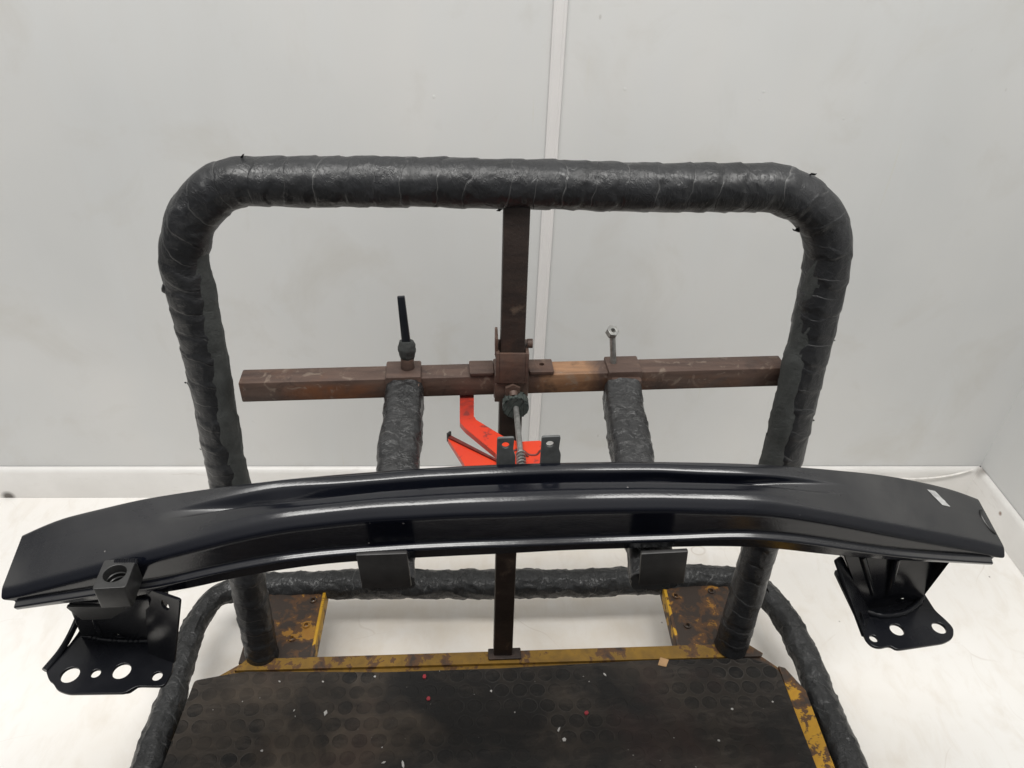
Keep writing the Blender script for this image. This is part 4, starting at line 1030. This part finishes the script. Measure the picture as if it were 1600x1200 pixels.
def right_bracket():
    zp = 0.575
    outl = [(0.500, 0.600), (0.4985, 0.588), (0.502, 0.578), (0.511, 0.5745), (0.526, 0.578), (0.532, 0.5715), (0.598, 0.581), (0.613, 0.588), (0.621, 0.602), (0.617, 0.615), (0.610, 0.630), (0.609, 0.655), (0.606, 0.70), (0.500, 0.70)]
    hs = [circle(0.509, 0.588, 0.0058, 18), circle(0.5455, 0.601, 0.0095, 22), circle(0.6025, 0.603, 0.0095, 22), circle(0.5765, 0.6615, 0.0125, 22)]
    me = holed_plate(rounded(outl, 0.006), hs, 0.003, Matrix.Translation((0, 0, zp)), 0.0006)
    br = link("mounting_plate", me, M["gloss"], BM, angle=30)
    bm = bmesh.new()
    add_prism(bm, rounded([(0.534, 0.5735), (0.566, 0.5775), (0.560, 0.592), (0.545, 0.590)], 0.003), zp-0.0042, zp-0.0016)
    link("pressed_step", bm_mesh(bm, "pressed_step"), M["gloss"], br)
    F0, F1 = Vector((0.515, 0.634, zp+0.001)), Vector((0.602, 0.650, zp+0.001))
    T0, T1 = Vector((0.452, 0.628, 0.692)), Vector((0.597, 0.632, 0.674))
    quad_panel(F0, F1, T1, T0, 0.003, [(0.62, 0.06, 0.0075, 0.0050), (0.165, 0.86, 0.0035, 0.0042)], M["gloss"], "box_front", br)
    B0, B1 = Vector((0.515, 0.70, zp+0.001)), Vector((0.602, 0.70, zp+0.001))
    U0, U1 = Vector((0.452, 0.69, 0.695)), Vector((0.597, 0.69, 0.68))
    bm = bmesh.new()
    for q in ((F0, T0, U0, B0), (F1, B1, U1, T1), (B0, U0, U1, B1)):
        bm.faces.new([bm.verts.new(v) for v in q])
    bmesh.ops.solidify(bm, geom=bm.faces[:], thickness=0.0025)
    link("box_walls", bm_mesh(bm, "box_walls"), M["gloss"], br, smooth=False)
    # folded wing on the inner side with a long slot
    quad_panel((0.4985, 0.592, zp-0.002), (0.519, 0.628, zp+0.002), (0.474, 0.622, 0.692), (0.4395, 0.620, 0.688), 0.003, [(0.30, 0.17, 0.0050, 0.0125)], M["gloss"], "gusset", br, 0.004)
    # round pressed shoulder
    pth = catmull([(0.515, 0.628, zp+0.004), (0.535, 0.622, zp+0.003), (0.565, 0.626, zp+0.003), (0.590, 0.640, zp+0.003), (0.602, 0.652, zp+0.004)], 0.004)
    link("weld_bead", bm_mesh(tube(pth, lambda s: 0.0045, 10, disp=lambda a, s: 0.0008*sin(s*900)), "weld_bead"), M["gloss"], br)
    # two pressed ribs up the front wall
    for s0, s1 in ((0.42, 0.50), (0.20, 0.17)):
        a = F0.lerp(F1, s0).lerp(T0.lerp(T1, s0), 0.25) + Vector((0, 0.0015, 0)); b = F0.lerp(F1, s1).lerp(T0.lerp(T1, s1), 0.95) + Vector((0, 0.0015, 0))
        link("pressed_rib", bm_mesh(tube(catmull([a, a.lerp(b, .5), b], 0.01), lambda s: 0.0045, 12), "pressed_rib"), M["gloss"], br)
right_bracket()

# two holed tabs rising behind the middle of the beam
for x0, x1, hx, ztop in ((0.0255, 0.0455, 0.0355, 0.8155), (0.0785, 0.1005, 0.0885, 0.8175)):
    outl = rounded([(x0, 0.700), (x1+0.003, 0.700), (x1+0.002, ztop-0.028), (x1-0.001, ztop-0.020), (x1, ztop), (x0, ztop-0.001)], 0.0030)
    me = holed_plate(outl, [circle(hx, ztop-0.0115, 0.0050, 18)], 0.003, Matrix.Translation((0, 0.7015, 0)) @ Matrix.Rotation(radians(90), 4, 'X'), 0.0003)
    link("mounting_tab", me, M["tab"], BM, angle=30)

# torn white label on the beam's end and the pressed slot at its tip
def surf(x, s):
    a, b = row_pt(x, 0), row_pt(x, 7)
    p = a.lerp(b, s); return p
def label_patch():
    from bisect import bisect
    bm = bmesh.new()
    top = surf_i(0.571, 0.15); bot = surf_i(0.5855, 0.42)
    nrm = Vector((0, 0, 1))
    rows = []
    for i in range(9):
        t = i/8
        c = top.lerp(bot, t)
        c = surf_i(c.x, 0.15+(0.42-0.15)*t)
        w0 = 0.0058 + 0.0008*noise.noise(Vector((i*0.9, 1, 0)))
        w1 = 0.0058 + 0.0008*noise.noise(Vector((i*0.9, 5, 0)))
        r = []
        for q in (-w0, w1):
            v = surf_i(c.x+q, 0.15+(0.42-0.15)*t)
            r.append(bm.verts.new(v + Vector((0, 0, 0.0009))))
        rows.append(r)
    for i in range(8):
        bm.faces.new((rows[i][0], rows[i][1], rows[i+1][1], rows[i+1][0]))
    return link("label", bm_mesh(bm, "label"), M["chalk"], BM)
def surf_i(x, s):
    # point on the flat outer face at world x, fraction s from the back edge
    def at(q):
        for r0, r1 in zip(ROWS, ROWS[1:]):
            if r0[q][0] <= x <= r1[q][0]:
                t = (x-r0[q][0])/(r1[q][0]-r0[q][0]); return Vector(r0[q]).lerp(Vector(r1[q]), t)
        return Vector(ROWS[-1][q])
    return at(0).lerp(at(7), s)
label_patch()
pth = catmull([surf_i(0.641, 0.30)+Vector((0, 0, .0010)), surf_i(0.6375, 0.40)+Vector((0, 0, .0004)), surf_i(0.6385, 0.55), surf_i(0.643, 0.70), surf_i(0.648, 0.74)], 0.003)
link("end_slot", bm_mesh(tube(pth, lambda s: 0.0020, 10), "end_slot"), M["hole"], BM)

# ------------------------------------------------------------------ orange corner clamp hanging under the crossbar
CL = thing("corner_clamp", "small orange corner clamp with a steel screw below the rusty crossbar", "clamp", (0.05, 0.83, 0.69))
Z0 = 0.690
armo = [(-0.0255, 0.976), (-0.0035, 0.976), (-0.0030, 0.884), (0.039, 0.843), (0.060, 0.831), (0.094, 0.834), (0.098, 0.800), (0.102, 0.740), (0.030, 0.740), (0.029, 0.804), (-0.0155, 0.861), (-0.0235, 0.875)]
bm = bmesh.new(); add_prism(bm, rounded(armo, 0.004), Z0, Z0+0.009)
bmesh.ops.bevel(bm, geom=[e_ for e_ in bm.edges if any(len(f.verts) > 10 for f in e_.link_faces)], offset=0.0012, segments=2, affect='EDGES')
BODY = link("clamp_body", bm_mesh(bm, "clamp_body"), M["orange"], CL, angle=30)
bm = bmesh.new(); add_prism(bm, rounded([(-0.0405, 0.847), (-0.036, 0.853), (0.033, 0.795), (0.034, 0.745), (0.000, 0.755)], 0.002), Z0-0.006, Z0+0.002)
link("jaw", bm_mesh(bm, "jaw"), M["orange"], CL, angle=30)
bm = bmesh.new(); add_prism(bm, [(-0.0405, 0.8465), (-0.0375, 0.8515), (0.031, 0.7975), (0.031, 0.7935)], Z0+0.0018, Z0+0.005)
link("jaw_pad", bm_mesh(bm, "jaw_pad"), M["edge_red"], CL, angle=30)
bm = bmesh.new(); add_prism(bm, [(-0.0415, 0.8470), (-0.0370, 0.8525), (-0.0350, 0.8510), (-0.0390, 0.8455)], Z0-0.004, Z0+0.011)
link("jaw_edge", bm_mesh(bm, "jaw_edge"), M["hole"], CL, angle=30)
# embossed curl on the body
link("embossing", bm_mesh(tube(catmull([(0.066, 0.812, Z0+0.009), (0.074, 0.803, Z0+0.009), (0.084, 0.803, Z0+0.009), (0.090, 0.812, Z0+0.009), (0.096, 0.812, Z0+0.009)], 0.003), lambda s: 0.0016, 8), "embossing"), M["edge_red"], BODY)
link("embossing", bm_mesh(tube(catmull([(0.044, 0.800, Z0+0.009), (0.050, 0.809, Z0+0.009), (0.060, 0.814, Z0+0.009), (0.068, 0.806, Z0+0.009), (0.072, 0.798, Z0+0.009)], 0.003), lambda s: 0.0018, 8), "embossing"), M["edge_red"], BODY)
zs = Z0+0.014
bm = bmesh.new(); add_cyl(bm, (0.0595, 0.905, zs-0.002), (0.0625, 0.750, zs), 0.0042, n=14)
SCW = link("screw", bm_mesh(bm, "screw"), M["steel"], CL, angle=30)
# threads near the body
bm = bmesh.new()
pth = []
for i in range(160):
    t = i/159; a = t*2*pi*7
    y = 0.800-0.045*t
    pth.append(Vector((0.0618+0.0058*cos(a), y, zs+0.0058*sin(a))))
bm = tube(pth, lambda s: 0.0014, 6)
link("spring", bm_mesh(bm, "spring"), M["steel"], SCW)
# ridged knob on the far end of the screw
def gear(n, r0, r1):
    out = []
    for i in range(n):
        for f, r in ((0.0, r0), (0.30, r1), (0.70, r1), (0.95, r0)):
            a = 2*pi*(i+f)/n; out.append((r*cos(a), r*sin(a)))
    return out
bm = bmesh.new(); add_prism(bm, gear(14, 0.0176, 0.0198), 0, 0.020, Matrix.Translation((0.0592, 0.905, zs-0.003)) @ Matrix.Rotation(radians(-90), 4, 'X'))
bmesh.ops.bevel(bm, geom=[e_ for e_ in bm.edges if len(e_.link_faces) == 2 and any(len(f.verts) > 10 for f in e_.link_faces)], offset=0.002, segments=2, affect='EDGES')
link("knob", bm_mesh(bm, "knob"), M["bush"], SCW, angle=30)

# ------------------------------------------------------------------ litter on the mat
ZM = DZ+0.0097
bm = bmesh.new(); add_prism(bm, [(-0.011, -0.007), (0.004, -0.011), (0.012, 0.004), (-0.003, 0.009), (-0.006, 0.004)], 0, 0.0016, Matrix.Translation((0.354, 0.855, ZM)))
tag(link("cardboard_scrap", bm_mesh(bm, "cardboard_scrap"), M["card"]), "torn scrap of brown cardboard on the back edge of the black mat", "scrap")
reds = [(-0.092, 0.830, "red chip on the mat, nearest the yellow rear rim"), (-0.082, 0.786, "red chip on the mat, just in front of another red chip"), (0.197, 0.754, "red chip lying alone towards the right half of the mat")]
for i, (x, y, lab) in enumerate(reds):
    bm = bmesh.new()
    outl = [(0.0042*(0.7+0.5*random.random())*cos(a*pi/3), 0.0042*(0.7+0.5*random.random())*sin(a*pi/3)) for a in range(6)]
    add_prism(bm, outl, 0, 0.0022, Matrix.Translation((x, y, ZM)))
    tag(link("plastic_chip", bm_mesh(bm, "plastic_chip"), M["red"]), lab, "chip", "red chips on the mat")
bm = bmesh.new()
random.seed(21)
spots = [(-0.26, 0.762, 0.0055), (0.146, 0.724, 0.005), (0.154, 0.706, 0.004), (-0.118, 0.668, 0.0065), (-0.150, 0.672, 0.004), (0.03, 0.80, 0.003), (0.24, 0.83, 0.004)]
for i in range(30):
    spots.append((random.uniform(-0.48, 0.54), random.uniform(0.56, 0.845), random.choice((0.0010, 0.0013, 0.0016, 0.0024))))
for x, y, r in spots:
    k = random.randint(4, 6)
    st_ = random.uniform(0.35, 1.0); ro = random.uniform(0, pi)
    outl = []
    for a in range(k):
        q = 2*pi*a/k
        px, py = r*(0.7+0.5*random.random())*cos(q), r*st_*(0.7+0.5*random.random())*sin(q)
        outl.append((px*cos(ro)-py*sin(ro), px*sin(ro)+py*cos(ro)))
    add_prism(bm, outl, 0, r*0.35, Matrix.Translation((x, y, ZM)))
o = link("crumbs", bm_mesh(bm, "crumbs"), M["white"], smooth=False)
o["kind"] = "stuff"; o["label"] = "small white crumbs scattered over the black mat"; o["category"] = "debris"
